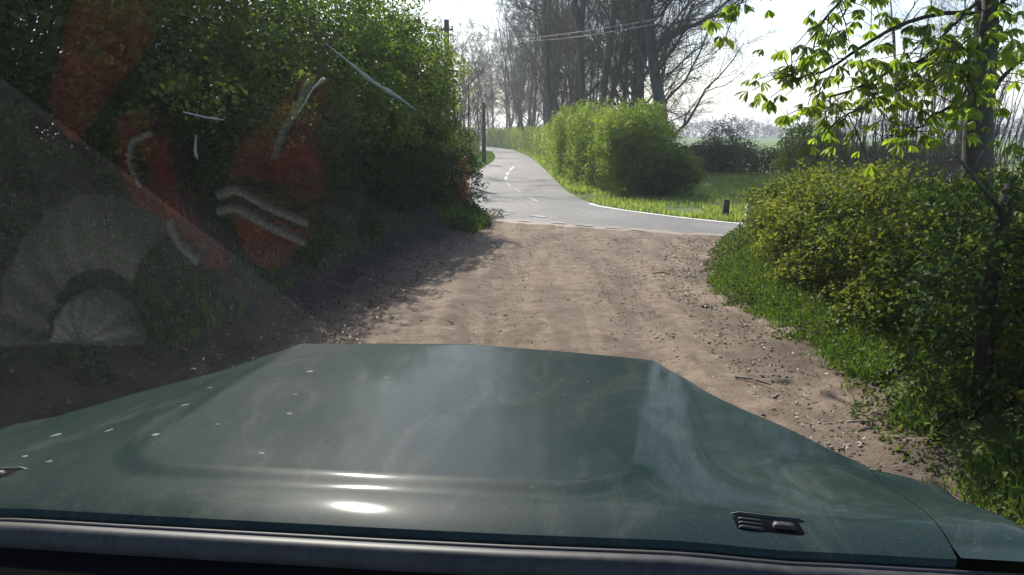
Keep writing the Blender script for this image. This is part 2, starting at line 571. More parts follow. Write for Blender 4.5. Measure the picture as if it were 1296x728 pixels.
edge = RRn[(RRn[:, 1] > 11) & (RRn[:, 1] < 20.3)]
Tn = unit(np.gradient(edge, axis=0)); Nn = np.stack([-Tn[:, 1], Tn[:, 0]], 1)
edge = resample(edge + Nn * .12, 60)
strip('edge_line_marking', edge, .13, .024, M['paint'], 'white edge line along the outside of the bend')
def on_ground(px, py):
    d = at(px, py, 1) - np.array([0, 0, EYE]); t_ = -EYE / d[2]
    return np.array([d[0] * t_, t_])


for a, b, mm, w in (((650, 212), (645, 217), 'paint', .09), ((643, 219.5), (641.4, 223), 'paint', .09), ((640.5, 225), (640.2, 229), 'paint', .09), ((641, 232), (646, 237.5), 'paint_faded', .08), ((652, 241), (660, 245.5), 'paint_faded', .07), ((669, 251.5), (681, 257.5), 'paint_faded', .09)):
    strip('centre_dash_marking', resample(np.array([on_ground(*a), on_ground(*b)]), 8), w, .047, M[mm], 'white centre dash on the lane')
for a, b, w in (((636, 269), (652, 270.5), .13), ((674, 275), (690, 277.5), .2), ((655, 281), (672, 282), .08), ((699, 283.5), (716, 285), .09), ((728, 286), (750, 288), .08), ((765, 289.5), (786, 291), .07), ((798, 292), (815, 293.5), .07)):
    strip('give_way_marking', resample(np.array([on_ground(*a), on_ground(*b)]), 5), w, .044, M['paint_faded'], 'worn white dash across the mouth of the dirt track')


# crop field beyond
fx, fy = np.meshgrid(np.linspace(-20, 900, 30), np.linspace(70, 520, 20))
fx = fx + (fy - 70) * .1 + 45
field = sheet('field', fx, fy, .06 + .0 * fx, M['crop'])
tag(field, 'flat pale green crop field reaching to the far trees', 'field', kind='structure')


# ------------------------------------------------------------------ foliage generators
def clump_leaves(cl, rng, per, rad):
    """cl (n,3) clump centres -> leaf centres + clump value"""
    n = len(cl)
    r_ = np.broadcast_to(rad, (n,))
    d = unit(rng.normal(size=(n, per, 3)))
    rr = r_[:, None, None] * rng.uniform(.25, 1, (n, per, 1)) ** .6
    c = cl[:, None, :] + d * rr * np.array([1, 1, .8])
    cv = rng.uniform(0, 1, n)
    return c.reshape(-1, 3), np.repeat(cv, per)


def lobes_points(lobes, n, rng, inner=.55):
    vol = np.array([l[3] * l[4] * l[5] for l in lobes]) ** .67
    idx = rng.choice(len(lobes), n, p=vol / vol.sum())
    L = np.array(lobes)[idx]
    d = unit(rng.normal(size=(n, 3)))
    rr = rng.uniform(inner, 1.06, n)[:, None]
    bumpy = 1 + .16 * np.sin(d[:, 0:1] * 7 + idx[:, None]) * np.cos(d[:, 2:3] * 6 + idx[:, None] * 2)
    return L[:, :3] + d * rr * bumpy * L[:, 3:6]


def stems_mesh(rng, base, n, height, spread, r0, k=6, sides=5, base_spread=.15, wander=.05):
    a = rng.uniform(0, 2 * math.pi, n)
    b = np.asarray(base, float) + np.stack([np.cos(a), np.sin(a), 0 * a], 1) * base_spread * rng.uniform(0, 1, (n, 1))
    h = height * rng.uniform(.6, 1.0, n)
    out = np.stack([np.cos(a), np.sin(a)], 1) * (spread * rng.uniform(.1, 1, n))[:, None]
    t = np.linspace(0, 1, k)
    P = np.zeros((n, k, 3))
    P[:, :, 0] = b[:, None, 0] + out[:, None, 0] * t[None] ** 1.3
    P[:, :, 1] = b[:, None, 1] + out[:, None, 1] * t[None] ** 1.3
    P[:, :, 2] = b[:, None, 2] + h[:, None] * t[None]
    P[:, 1:, :] += rng.normal(size=(n, k - 1, 3)) * wander * np.linspace(.3, 1, k - 1)[None, :, None]
    rad = r0 * rng.uniform(.5, 1, n)[:, None] * (1 - .8 * t)[None]
    return P, rad


def bush(name, label, cat, base, lobes, n_clump, per, rad, size, lm, seed, group=None, stems=10, stem_h=None, stem_r=.03, bark='bark', inner=.5, aspect=.62):
    """lobes relative to base; base on the ground"""
    rng = np.random.RandomState(seed)
    root = empty(name, base)
    tag(root, label, cat, group)
    cl = lobes_points(lobes, n_clump, rng, inner)
    cl = cl[cl[:, 2] > .03]
    c, cv = clump_leaves(cl, rng, per, rad)
    c[:, 2] = np.maximum(c[:, 2], .02)
    leaves_obj('foliage', c, size, rng, M[lm], root, cv, aspect=aspect)
    top = max(l[2] for l in lobes)
    P, rd = stems_mesh(rng, (0, 0, -.08), stems, stem_h or top * 1.2, max(l[3] for l in lobes) * .8, stem_r)
    link('stems', new_mesh('stems', *[tubes(P, rd, 5)[0]], quads=tubes(P, rd, 5)[1], smooth=True), M[bark], root)
    return root


def hedge(name, label, base_line, half_w, height, n_clump, per, rad, size, lm, seed, zbase=None, bark='bark_dark', stems_per_m=5, group=None, bumpiness=.12, cat='hedge', lowcut=.05):
    rng = np.random.RandomState(seed)
    P = resample(np.array(base_line, float), 200)
    root = empty(name, (P[0, 0], P[0, 1], 0))
    tag(root, label, cat, group)
    o = np.array([P[0, 0], P[0, 1], 0])
    T = unit(np.gradient(P, axis=0)); N = np.stack([-T[:, 1], T[:, 0]], 1)
    hw = np.interp(np.linspace(0, 1, 200), np.linspace(0, 1, len(np.atleast_1d(half_w))), np.atleast_1d(half_w))
    hh = np.interp(np.linspace(0, 1, 200), np.linspace(0, 1, len(np.atleast_1d(height))), np.atleast_1d(height))
    length = np.linalg.norm(np.diff(P, axis=0), axis=1).sum()
    i = rng.randint(0, 200, n_clump)
    # half-superellipse cross section, mostly at its surface
    th = rng.uniform(0, math.pi, n_clump)
    rr = 1 - np.abs(rng.normal(0, .16, n_clump)) + .04
    cx = np.sign(np.cos(th)) * np.abs(np.cos(th)) ** .55
    cz = np.sin(th) ** .45
    low = rng.uniform(0, 1, n_clump) < .45                    # fill the sides down to the ground
    cz = np.where(low, rng.uniform(0, .9, n_clump), cz)
    cx = np.where(low, np.sign(cx) * 1.0, cx)
    b = 1 + bumpiness * vnoise(P[i, 0] * 1.0 + cx * 3, P[i, 1] + cz * 2, .7, seed % 9) + .6 * bumpiness * vnoise(P[i, 0] * 1.0 + cx * 3, P[i, 1] + cz * 2, .25, seed % 5)
    off = cx * hw[i] * rr * b
    z = lowcut + cz * hh[i] * rr * (1 + (b - 1) * .8)
    xy = P[i] + N[i] * off[:, None]
    # round the two ends
    endd = np.minimum(i, 199 - i) / 199 * length
    gz = hgt(xy[:, 0], xy[:, 1]) if zbase is None else np.full(n_clump, zbase)
    z = np.where(endd < hw[i], z * (.80 + .20 * np.sqrt(np.clip(endd / hw[i], 0, 1))), z)
    cl = np.column_stack([xy, gz + z]) - o
    c, cv = clump_leaves(cl, rng, per, rad * rng.uniform(.6, 1.4, len(cl)))
    wc = c + o
    cv = np.clip(.45 * cv + .55 * (.5 + .75 * vnoise(wc[:, 0] + wc[:, 2], wc[:, 1] + wc[:, 2] * .7, .8, 4)), 0, 1)
    leaves_obj('foliage', c, size, rng, M[lm], root, cv)
    ns = int(length * stems_per_m)
    j = rng.randint(0, 200, ns)
    Ps, Rs = [], []
    kk = 5
    t = np.linspace(0, 1, kk)
    bx = P[j] + N[j] * (rng.uniform(-.6, .6, ns) * hw[j])[:, None]
    bz = (hgt(bx[:, 0], bx[:, 1]) if zbase is None else np.full(ns, zbase)) - .05
    Q = np.zeros((ns, kk, 3))
    Q[:, :, 0] = bx[:, 0:1]; Q[:, :, 1] = bx[:, 1:2]
    Q[:, :, 2] = bz[:, None] + t[None] * (hh[j] * rng.uniform(.7, 1.0, ns))[:, None]
    Q[:, 1:, :2] += rng.normal(size=(ns, kk - 1, 2)) * .13
    rd = (.016 * rng.uniform(.4, 1.2, ns))[:, None] * (1 - .7 * t)[None]
    V, q = tubes(Q - o, rd, 5)
    link('stems', new_mesh('stems', V, quads=q, smooth=True), M[bark], root)
    # young shoots standing proud of the outline
    k2 = rng.choice(len(cl), min(len(cl), int(length * 26)), replace=False)
    top_ = cl[k2][cl[k2][:, 2] > np.median(cl[:, 2])]
    d = np.column_stack([rng.normal(0, .35, len(top_)), rng.normal(0, .35, len(top_)), rng.uniform(.5, 1, len(top_))]) * (rad * rng.uniform(1.2, 3.0, len(top_)))[:, None]
    lc = np.concatenate([top_ + d * f for f in (.4, .55, .7, .85, 1.0)]) + rng.normal(size=(len(top_) * 5, 3)) * size * .35
    leaves_obj('shoots', lc, size * .8, rng, M[lm], root)
    return root


# ---- bare trees
def bare_tree(seed, H=18, r0=.32, first=.12, limbs=20, sub=(8, 6, 4), spread=.55, curve=.3, lens=(.42, .45, .45, .5), fork=1):
    rng = np.random.RandomState(seed)
    levels = {0: [], 1: [], 2: [], 3: [], 4: []}
    rads = {0: [], 1: [], 2: [], 3: [], 4: []}
    K = {0: 12, 1: 8, 2: 6, 3: 5, 4: 3}

    def branch(p, d, L, r, lev, upb):
        k = K[lev]
        pts = [np.array(p, float)]
        d = d / np.linalg.norm(d)
        for _ in range(k - 1):
            d = d + rng.normal(size=3) * (.05 if lev == 0 else .16) + np.array([0, 0, upb])
            d = d / np.linalg.norm(d)
            pts.append(pts[-1] + d * L / (k - 1))
        pts = np.array(pts)
        rad = r * np.linspace(1, .25 if lev < 4 else .4, k)
        if lev == 0:
            rad = r * np.concatenate([[1.35, 1.0], np.linspace(.97, .22, k - 2)])
        levels[lev].append(pts); rads[lev].append(rad)
        return pts, rad

    def kids(pts, rad, lev, n, t0, L0, ang):
        k = len(pts)
        for m_ in range(n):
            t = t0 + (1 - t0) * (m_ + rng.uniform(0, 1)) / n
            f = t * (k - 1); i = min(int(f), k - 2)
            p_ = pts[i] * (1 - (f - i)) + pts[i + 1] * (f - i)
            rr = (rad[i] * (1 - (f - i)) + rad[i + 1] * (f - i))
            T = unit(pts[i + 1] - pts[i])
            side = rng.normal(size=3); side -= T * (side @ T); side = unit(side)
            if lev > 1:
                side[2] *= .5
            d = T * math.cos(ang) + side * math.sin(ang)
            L = L0 * rng.uniform(.6, 1.15) * (1 - .45 * t if lev == 1 else 1 - .3 * t)
            up = {1: curve * .12, 2: .03, 3: .02, 4: 0}[lev]
            cp, cr = branch(p_, d, L, rr * (rng.uniform(.26, .42) if lev == 1 else rng.uniform(.42, .58)), lev, up)
            if lev < 4 and lev - 1 < len(sub):
                kids(cp, cr, lev + 1, sub[lev - 1], .18, L * lens[lev], rng.uniform(.6, .9))

    for _f in range(fork):
        d0 = np.array([rng.normal() * .04, rng.normal() * .04, 1]) + (0 if fork == 1 else 1) * rng.normal(size=3) * .09
        tp, tr = branch((0, 0, -.15), d0, H, r0 * (1 if _f == 0 else .8), 0, .03)
        kids(tp, tr, 1, limbs // fork, first, H * lens[0], spread * 1.5)
    tg, cg = Geo(), Geo()
    tg.add(*tubes(np.array(levels[0]), np.array(rads[0]), 10))
    for lev, sd in ((1, 6), (2, 4), (3, 3), (4, 3)):
        if levels[lev]:
            mn = {1: .014, 2: .009, 3: .0055, 4: .0042}[lev]
            cg.add(*tubes(np.array(levels[lev]), np.maximum(np.array(rads[lev]), mn), sd))
    return tg.mesh('trunk'), cg.mesh('crown')


def put_tree(meshes, name, label, loc, rz, sc=1.0, group=None, tm='bark_beech', cm='twig', cat='tree'):
    root = empty(name, loc, rz)
    root.scale = (sc, sc, sc)
    tag(root, label, cat, group)
    for nm, me, mm in (('trunk', meshes[0], tm), ('crown', meshes[1], cm)):
        o = bpy.data.objects.new(nm, me)
        COL.objects.link(o)
        if not me.materials:
            me.materials.append(M[mm])
        o.parent = root
    return root


V1 = [bare_tree(11, H=19, r0=.19, limbs=26, first=.12, sub=(9, 8, 6), spread=.46),
      bare_tree(12, H=20, r0=.16, limbs=24, first=.18, sub=(9, 8, 6), spread=.42, curve=.5),
      bare_tree(13, H=18, r0=.16, limbs=22, first=.14, sub=(9, 8, 6), spread=.55, fork=2),
      bare_tree(14, H=17, r0=.13, limbs=20, first=.2, sub=(9, 8, 6), spread=.40, curve=.6)]
OAK = bare_tree(25, H=17, r0=.27, limbs=44, first=.08, sub=(11, 9, 7), spread=.66, curve=.15, lens=(.42, .5, .5, .5), fork=1)
SMALL = [bare_tree(31, H=7, r0=.09, limbs=18, first=.12, sub=(7, 5, 3), spread=.42, lens=(.4, .45, .5, .5)),
         bare_tree(32, H=8, r0=.10, limbs=18, first=.15, sub=(7, 5, 3), spread=.36, curve=.6, lens=(.36, .45, .5, .5))]

put_tree(OAK, 'beech_tree', 'large bare tree at the right end of the wood, long limbs spreading over the field', (at(838, 230, 34)[0], 34, 0), R(40), 1.0)
near_row = [(812, 36, 0, .85, 'slim bare trunk close beside the large spreading tree'),
            (762, 37, 1, 1.15, 'thick dark bare trunk rising behind the round-topped hedge'),
            (742, 39, 2, 1.1, 'forked bare tree with twin trunks behind the clipped hedge'),
            (722, 43, 0, 1.05, 'bare trunk left of the forked tree above the clipped hedge'),
            (700, 46, 3, 1.1, 'narrow bare tree beside the lane where the tall hedge begins'),
            (786, 41, 3, 1.0, 'slender bare tree between the thick trunk and the spreading tree')]
for px, y, v, s, lab in near_row:
    put_tree(V1[v], 'beech_tree', lab, (at(px, 200, y)[0], y, 0), R(px * 7), s, 'bare trees of the roadside wood')
rng = np.random.RandomState(3)
for (px, y, rz_, sc_, lab) in ((792, 43, 200, .85, 'wide twiggy bare tree just left of the large spreading tree'),):
    put_tree(OAK, 'beech_tree', lab, (at(px, 200, y)[0], y, 0), R(rz_), sc_)
for k_ in range(17):
    y = 47 + k_ * 5.2 + rng.uniform(-1, 1)
    lo = np.interp(y, [45, 70, 100, 140], [3.4, 3.0, 1.0, -6])
    x = lo + rng.uniform(0, 1) ** 1.6 * np.interp(y, [45, 100, 140], [6, 14, 26])
    put_tree(V1[rng.randint(4)], 'beech_tree', 'bare grey tree deep in the wood beyond the lane hedge', (x, y, 0), rng.uniform(0, 6.28), rng.uniform(.75, 1.0) * np.interp(y, [45, 140], [1, .85]), 'bare trees of the roadside wood')
for (px, y, v, s) in ((598, 78, 3, .5), (606, 92, 0, .5), (590, 70, 1, .5), (580, 84, 2, .6), (570, 62, 3, .5), (612, 118, 2, .6), (600, 130, 1, .65), (585, 110, 0, .7), (560, 90, 1, .7)):
    put_tree(V1[v], 'bare_tree', 'thin bare tree left of the far bend of the lane', (at(px, 200, y)[0], y, 0), R(px * 13), s, 'bare trees left of the lane')
for (px, y, v, s, lab) in ((575, 27, 1, .62, 'sparse bare sapling against the sky behind the telegraph pole'), (596, 34, 0, .62, 'thin bare sapling at the right edge of the roadside thicket')):
    put_tree(SMALL[v], 'sapling', lab, (at(px, 200, y)[0], y, 0), R(px), s, None, 'bark', 'twig')
rng = np.random.RandomState(66)
yt = [o for o in bpy.data.objects if o.name.startswith('sapling')][0]
cl = np.array([at(rng.normal(585, 14), rng.uniform(20, 170), 27 + rng.uniform(-.5, .5)) for _ in range(90)]) - np.array(yt.location)
c, cv = clump_leaves(cl, rng, 6, .16)
ca_, sa_ = math.cos(-yt.rotation_euler.z), math.sin(-yt.rotation_euler.z)
c = np.column_stack([c[:, 0] * ca_ - c[:, 1] * sa_, c[:, 0] * sa_ + c[:, 1] * ca_, c[:, 2]]) / yt.scale[0]
leaves_obj('leaves', c, .10, rng, M['leaf_fresh'], yt, cv)
# bare trees far right behind the chestnut
for (px, y, v, s, lab) in ((1135, 62, 2, .85, 'hazy bare tree seen through the chestnut branches above the thicket'), (1215, 70, 0, .9, 'hazy bare tree directly behind the chestnut trunk'),
                           (1290, 55, 1, .8, 'hazy bare tree at the edge of the view, right of the chestnut trunk'), (1175, 85, 3, .9, 'distant slim bare tree between the hazy ones behind the chestnut')):
    put_tree(V1[v], 'willow_tree', lab, (at(px, 200, y)[0], y, 0), R(px), s)

for k_ in range(16):
    y = 58 + k_ * 4.6
    x = np.interp(y, [55, 80, 100, 140], [2.8, 1.9, .1, -7.2]) + rng.uniform(-.2, 1.2)
    put_tree(V1[rng.randint(4)], 'beech_tree', 'bare grey tree on the lane edge of the wood, branches leaning over the lane', (x, y, 0), rng.uniform(0, 6.28), rng.uniform(.78, 1.0), 'bare trees leaning over the lane')

for k_ in range(9):
    px = 645 + k_ * 24 + rng.uniform(-6, 6)
    y = 44 + rng.uniform(0, 22)
    x = max(at(px, 200, y)[0], 3.6)
    put_tree(SMALL[k_ % 2], 'sapling', 'twiggy grey sapling filling the gaps between the trunks of the wood', (x, y, 0), rng.uniform(0, 6.28), rng.uniform(.8, 1.25), 'saplings between the trunks of the wood', 'bark', 'twig')

# haze in the air
hz = bpy.data.materials.new('haze'); hz.use_nodes = True
nd = hz.node_tree.nodes; nd.remove(nd['Principled BSDF'])
pv_ = nd.new('ShaderNodeVolumePrincipled'); pv_.inputs['Density'].default_value = .0011; pv_.inputs['Color'].default_value = (.86, .92, 1, 1); pv_.inputs['Anisotropy'].default_value = .3
hz.node_tree.links.new(pv_.outputs[0], nd['Material Output'].inputs['Volume'])
g = Geo(); g.box((0, 500, 15), (2600, 2400, 34))
tag(link('haze', g.mesh('haze', False), hz), 'thin pale haze filling the air over the field and lane', 'haze', kind='stuff')

# far tree line
rng = np.random.RandomState(44)
n = 2800
xx = rng.uniform(-10, 330, n)
hh_ = 7.5 + 3.2 * vnoise(xx, xx * 0, 22, 3) + 1.5 * vnoise(xx, xx * 0, 5, 5)
cl = np.column_stack([xx, 330 + rng.uniform(-8, 8, n), rng.uniform(.02, 1, n) ** .8 * hh_])
c, cv = clump_leaves(cl, rng, 12, 1.3)
c[:, 2] = np.maximum(c[:, 2], .3)
tl = leaves_obj('treeline', c, .8, rng, M['leaf_far'], None, cv)
tag(tl, 'hazy blue-grey belt of bare trees along the far edge of the field', 'tree belt', kind='stuff')
for k_ in range(13):
    x = 50 + k_ * 17 + rng.uniform(-6, 6)
    put_tree(V1[rng.randint(4)], 'distant_tree', 'tiny bare tree standing up from the far belt of trees', (x, 322 + rng.uniform(-4, 4), 0), rng.uniform(0, 6), rng.uniform(.32, .48), 'distant bare trees beyond the field')

# ------------------------------------------------------------------ hedges across the road
hedge('hedge', 'tall clipped yellow-green hedge on the outside of the bend', [(4.1, 24.0), (3.3, 27), (2.9, 31), (2.9, 36), (3.0, 42.5)], [1.1, 1.0, .9, .9], [2.55, 2.6, 2.6, 2.5, 2.3], 6200, 15, .17, .075, 'leaf_clipped', 51, bumpiness=.2)
hedge('hedge', 'lower far hedge running beside the lane towards the bend', [(2.9, 43.5), (3.0, 55), (2.6, 70), (1.6, 88), (-.3, 105), (-4.5, 122)], [.9, 1.0], [2.1, 2.2, 2.4], 3400, 12, .26, .15, 'leaf_clipped', 52)
bush('hawthorn_bush', 'bright rounded bush bulging from the end of the tall hedge', 'bush', (3.75, 23.3, 0), [(0, 0, 1.7, .95, .9, 1.05), (.2, -.15, .8, .9, .8, .9), (-.5, .1, 1.3, .8, .8, 1.0)], 1300, 20, .15, .07, 'leaf_bright', 53)
bush('bramble_bush', 'dark shaded bush low at the end of the hedge by the grass', 'bush', (4.35, 22.5, 0), [(0, 0, .70, .9, .8, .75), (.5, .2, .75, .7, .7, .6), (-.5, -.1, .5, .7, .6, .6)], 900, 18, .15, .065, 'leaf_green', 54, stems=30, stem_r=.012)
bush('dense_bush', 'dark rounded evergreen bush at the near edge of the field', 'bush', (9.4, 35, 0), [(0, 0, 1.3, 1.0, 1.0, 1.25), (-.7, .2, .8, .8, .9, .9), (.7, .1, .8, .8, .9, .9)], 560, 14, .24, .09, 'leaf_grey', 55, stems=40, stem_h=2.7, stem_r=.015)
hedge('field_hedge', 'low dull scrubby hedge between rough grass and crop field', [(6.0, 36.5), (9.5, 38), (14, 37), (20, 33)], [.9, .8], [1.25, 1.05, 1.3], 2600, 12, .22, .11, 'leaf_grey', 56)
bush('willow_bush', 'bright green bush peeping over the yellowish hedge by the coppice', 'bush', (8.0, 21, 0), [(0, 0, 1.2, .95, .9, .95), (.7, .2, .95, .8, .8, .85)], 520, 20, .18, .09, 'leaf_bright', 57)

# coppice thicket
root = empty('coppice_thicket', at(1138, 215, 15) * np.array([1, 1, 0]))
tag(root, 'thicket of thin upright bare stems behind the yellowish hedge', 'thicket')
rng = np.random.RandomState(61)
nst = 170
bx = rng.uniform(-1.6, 2.1, nst); by = rng.uniform(-.7, .9, nst)
kk = 7; t = np.linspace(0, 1, kk)
Q = np.zeros((nst, kk, 3))
hh2 = rng.uniform(1.8, 3.35, nst) * (.75 + .25 * sstep(-1.7, -.2, bx))
Q[:, :, 0] = bx[:, None] + (rng.normal(0, .22, nst) + bx * .22)[:, None] * t[None] ** 1.4
Q[:, :, 1] = by[:, None] + rng.normal(0, .2, nst)[:, None] * t[None]
Q[:, :, 2] = hh2[:, None] * t[None] - .05
Q[:, 1:] += rng.normal(size=(nst, kk - 1, 3)) * .03
V, q = tubes(Q, (rng.uniform(.010, .020, nst))[:, None] * (1 - .65 * t)[None], 5)
link('stems', new_mesh('stems', V, quads=q, smooth=True), M['twig'], root)
tw, tr_ = [], []
for i in range(nst):
    for _ in range(9):
        f = rng.uniform(.3, .95) * (kk - 1); a = int(f)
        p0 = Q[i, a] + (Q[i, a + 1] - Q[i, a]) * (f - a)
        d = np.array([rng.normal(0, .13), rng.normal(0, .13), rng.uniform(.15, .4)])
        tw.append([p0, p0 + d * .5, p0 + d]); tr_.append([.0055, .0045, .003])
V, q = tubes(np.array(tw), np.array(tr_), 3)
link('twigs', new_mesh('twigs', V, quads=q), M['twig'], root)

# grass and herbs
def blades(name, xy, rng, h, w, mat_, label, zoff=-.01, lean=.5, cat='grass'):
    n = len(xy)
    z = hgt(xy[:, 0], xy[:, 1]) + zoff
    b = np.column_stack([xy, z])
    L = (h * rng.uniform(.45, 1.2, n))[:, None]
    a = rng.uniform(0, 2 * math.pi, n)
    side = np.stack([np.cos(a), np.sin(a), 0 * a], 1) * (w * rng.uniform(.6, 1.3, n))[:, None]
    ln = np.stack([np.cos(a + 1.57), np.sin(a + 1.57), 0 * a], 1) * (lean * rng.uniform(.1, 1, n))[:, None] * L
    up = np.array([[0, 0, 1.0]]) * L
    v0, v1 = b - side / 2, b + side / 2
    v2, v3 = b + up * .55 + ln * .3 + side * .42, b + up * .55 + ln * .3 - side * .42
    v4 = b + up * .92 + ln
    V = np.stack([v0, v1, v2, v3, v4], 1).reshape(-1, 3)
    k_ = np.arange(n)[:, None] * 5
    t = np.concatenate([k_ + [[0, 1, 2]], k_ + [[0, 2, 3]], k_ + [[3, 2, 4]]], 1).reshape(-1, 3)
    o = link(name, new_mesh(name, V, tris=t, attr=np.repeat(rng.uniform(0, 1, n), 3)), mat_)
    tag(o, label, cat, kind='stuff')
    return o


rng = np.random.RandomState(71)
# right verge next to the track
n = 64000
y = rng.uniform(3.0, 14.2, n)
x = xr(y) + .08 + np.abs(rng.normal(0, .42, n)) + .16 * vnoise(y * 3, y, .8, 1) + .10 * vnoise(y * 5, y, .3, 4)
keep = (vnoise(x, y, .5, 9) + .4 * vnoise(x, y, .13, 3) > -.12) & (rng.uniform(0, 1, n) < sstep(-.05, .45, x - xr(y)) + .10)
blades('verge_grass', np.column_stack([x, y])[keep], rng, .08 + .16 * sstep(0, .6, (x - xr(y))[keep]), .009, M['grass'], 'lush green grass along the foot of the right-hand hedge')
n = 13000
y = rng.uniform(2.0, 14.2, n)
x = xr(y) + .05 + .2 * vnoise(y, y, .5, 6) + np.abs(rng.normal(0, .45, n))
cc = np.column_stack([x, y, hgt(x, y) + rng.uniform(.02, .30, n) * sstep(-.1, .5, x - xr(y))])
o = leaves_obj('weeds', cc, rng.uniform(.018, .05, len(cc)), rng, M['leaf_weed'], None, up=.5)
tag(o, 'nettles and leafy weeds at the foot of the right-hand hedge', 'weeds', kind='stuff')
# left bank weeds
n = 30000
y = rng.uniform(1.5, 17.0, n)
x = xl(y) - .75 - np.abs(rng.normal(0, 1.0, n)) - .25 * vnoise(y * 2, y, .9, 1) + 1.0 * sstep(12.5, 15.5, y)
cc = np.column_stack([x, y, hgt(x, y) + rng.uniform(.0, .22, n)])
keep = vnoise(x, y, .5, 2) > -.3
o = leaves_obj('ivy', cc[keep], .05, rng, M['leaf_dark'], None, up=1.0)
tag(o, 'dark ivy and weeds covering the shaded bank beside the track', 'ivy', kind='stuff')
n = 4200
y = rng.uniform(14.0, 17.2, n)
x = xl(y) + .02 - np.abs(rng.normal(0, .5, n))
blades('bank_grass', np.column_stack([x, y]), rng, .2, .010, M['grass'], 'bright tuft of grass at the corner where track meets road')
n = 4500
y = rng.uniform(5, 13.5, n)
x = xl(y) - .6 - np.abs(rng.normal(0, .8, n))
blades('bank_grass', np.column_stack([x, y]), rng, .13, .008, M['grass'], 'thin grass on the shaded left-hand bank')
# verge across the road
n = 50000
y = 16.2 + rng.uniform(0, 1, n) ** 1.5 * 19
x = rng.uniform(2.0, 15, n)
rx = np.interp(y, ROAD_R[4:14, 1], ROAD_R[4:14, 0])
ok = (x > rx + .1) & (vnoise(x, y, 1.1, 7) > -.5)
blades('meadow_grass', np.column_stack([x, y])[ok], rng, .15, .022, M['grass_pale'], 'rough tufty grass on the verge across the road')
# lane-side verge and far left of the lane
n = 16000
y = 24 + rng.uniform(0, 1, n) * 60
x = ex_r(y) + .05 + rng.uniform(0, 1, n) * .9
blades('lane_grass', np.column_stack([x, y]), rng, .22, .035, M['grass_pale'], 'narrow strip of grass between tall hedge and lane')
n = 12000
y = 17.5 + rng.uniform(0, 1, n) ** 1.3 * 60
x = ex_l(y) - .02 - rng.uniform(0, 1, n) * 1.6
blades('lane_grass', np.column_stack([x, y]), rng, .25, .03, M['grass'], 'grass on the inside of the bend beside the telegraph post')

# dead leaves on the left bank
n = 5000
y = rng.uniform(2, 14.5, n)
x = xl(y) - rng.uniform(-.35, 2.3, n)
cc = np.column_stack([x, y, hgt(x, y) + .035 + rng.uniform(0, .02, n)])
o = leaves_obj('leaf_litter', cc, .045, rng, M['leaf_litter'], None, up=2.5)
tag(o, 'brown dead leaves scattered on the bare earth of the shaded bank', 'dead leaves', kind='stuff')
n = 900
y = rng.uniform(2.8, 13.5, n)
x = xr(y) - .25 + rng.normal(0, .25, n)
cc = np.column_stack([x, y, hgt(x, y) + .035])
o = leaves_obj('leaf_litter', cc, .035, rng, M['leaf_litter'], None, up=2.5)
tag(o, 'dry leaves and twigs along the sunny right edge of the track', 'dead leaves', kind='stuff')


# stones
def rock_verts(rng):
    import itertools
    V = np.array([[1, 0, 0], [-1, 0, 0], [0, 1, 0], [0, -1, 0], [0, 0, 1], [0, 0, -1]], float)
    V2 = unit(np.array([a + b for a, b in itertools.combinations(V, 2) if abs((a + b)).sum() > 1.5]))
    P = np.vstack([V, V2]) * rng.uniform(.7, 1.15, (18, 1))
    return P


from mathutils import geometry
import bmesh


def rock_mesh(seed):
    rng = np.random.RandomState(seed)
    bm = bmesh.new()
    for p_ in rock_verts(rng):
        bm.verts.new(p_ * np.array([1, .75, .5]))
    bmesh.ops.convex_hull(bm, input=bm.verts)
    bmesh.ops.triangulate(bm, faces=bm.faces)
    me = bpy.data.meshes.new('stone')
    bm.to_mesh(me)
    bm.free()
    return me


rocks = [rock_mesh(s) for s in range(5)]
base_v = [np.array([v.co for v in r_.vertices]) for r_ in rocks]
base_f = [np.array([list(p_.vertices) for p_ in r_.polygons]) for r_ in rocks]
rng = np.random.RandomState(81)
n = 4200
y = 3.2 + rng.uniform(0, 1, n) * 12.6
u_ = rng.uniform(0, 1, n)
side = rng.uniform(0, 1, n) < .45
x = np.where(side, xr(y) - .1 - np.abs(rng.normal(0, .5, n)), xl(y) + u_ * (xr(y) - xl(y)))
sz = .006 + .012 * rng.uniform(0, 1, n) ** 4 + .006 * rng.uniform(0, 1, n)
Vs, Ts, off = [], [], 0
for i in range(n):
    b_ = base_v[i % 5] * sz[i]
    a_ = rng.uniform(0, 6.28)
    ca, sa_ = math.cos(a_), math.sin(a_)
    Vs.append(np.column_stack([b_[:, 0] * ca - b_[:, 1] * sa_ + x[i], b_[:, 0] * sa_ + b_[:, 1] * ca + y[i], b_[:, 2] + float(hgt(x[i], y[i])) + .006]))
    Ts.append(base_f[i % 5] + off)
    off += len(b_)
o = link('gravel', new_mesh('gravel', np.vstack(Vs), tris=np.vstack(Ts)), M['stone'])
tag(o, 'small loose pebbles strewn over the dirt track', 'gravel', kind='stuff')
stones = [(892, 388, .05, 'rounded stone on the right edge of the track beside the pale flint'), (905, 392, .035, 'pale flint lying beside the rounded stone at the track edge'), (918, 398, .03, 'small brown stone between the pale flint and the hedge foot'),
          (910, 455, .045, 'reddish lump of earth on the track close to the bonnet edge'), (922, 466, .03, 'small clod just below the reddish lump near the bonnet'), (640, 400, .03, 'lone dark stone in the middle of the track'), (878, 350, .03, 'small stone by the grass on the right edge of the track')]
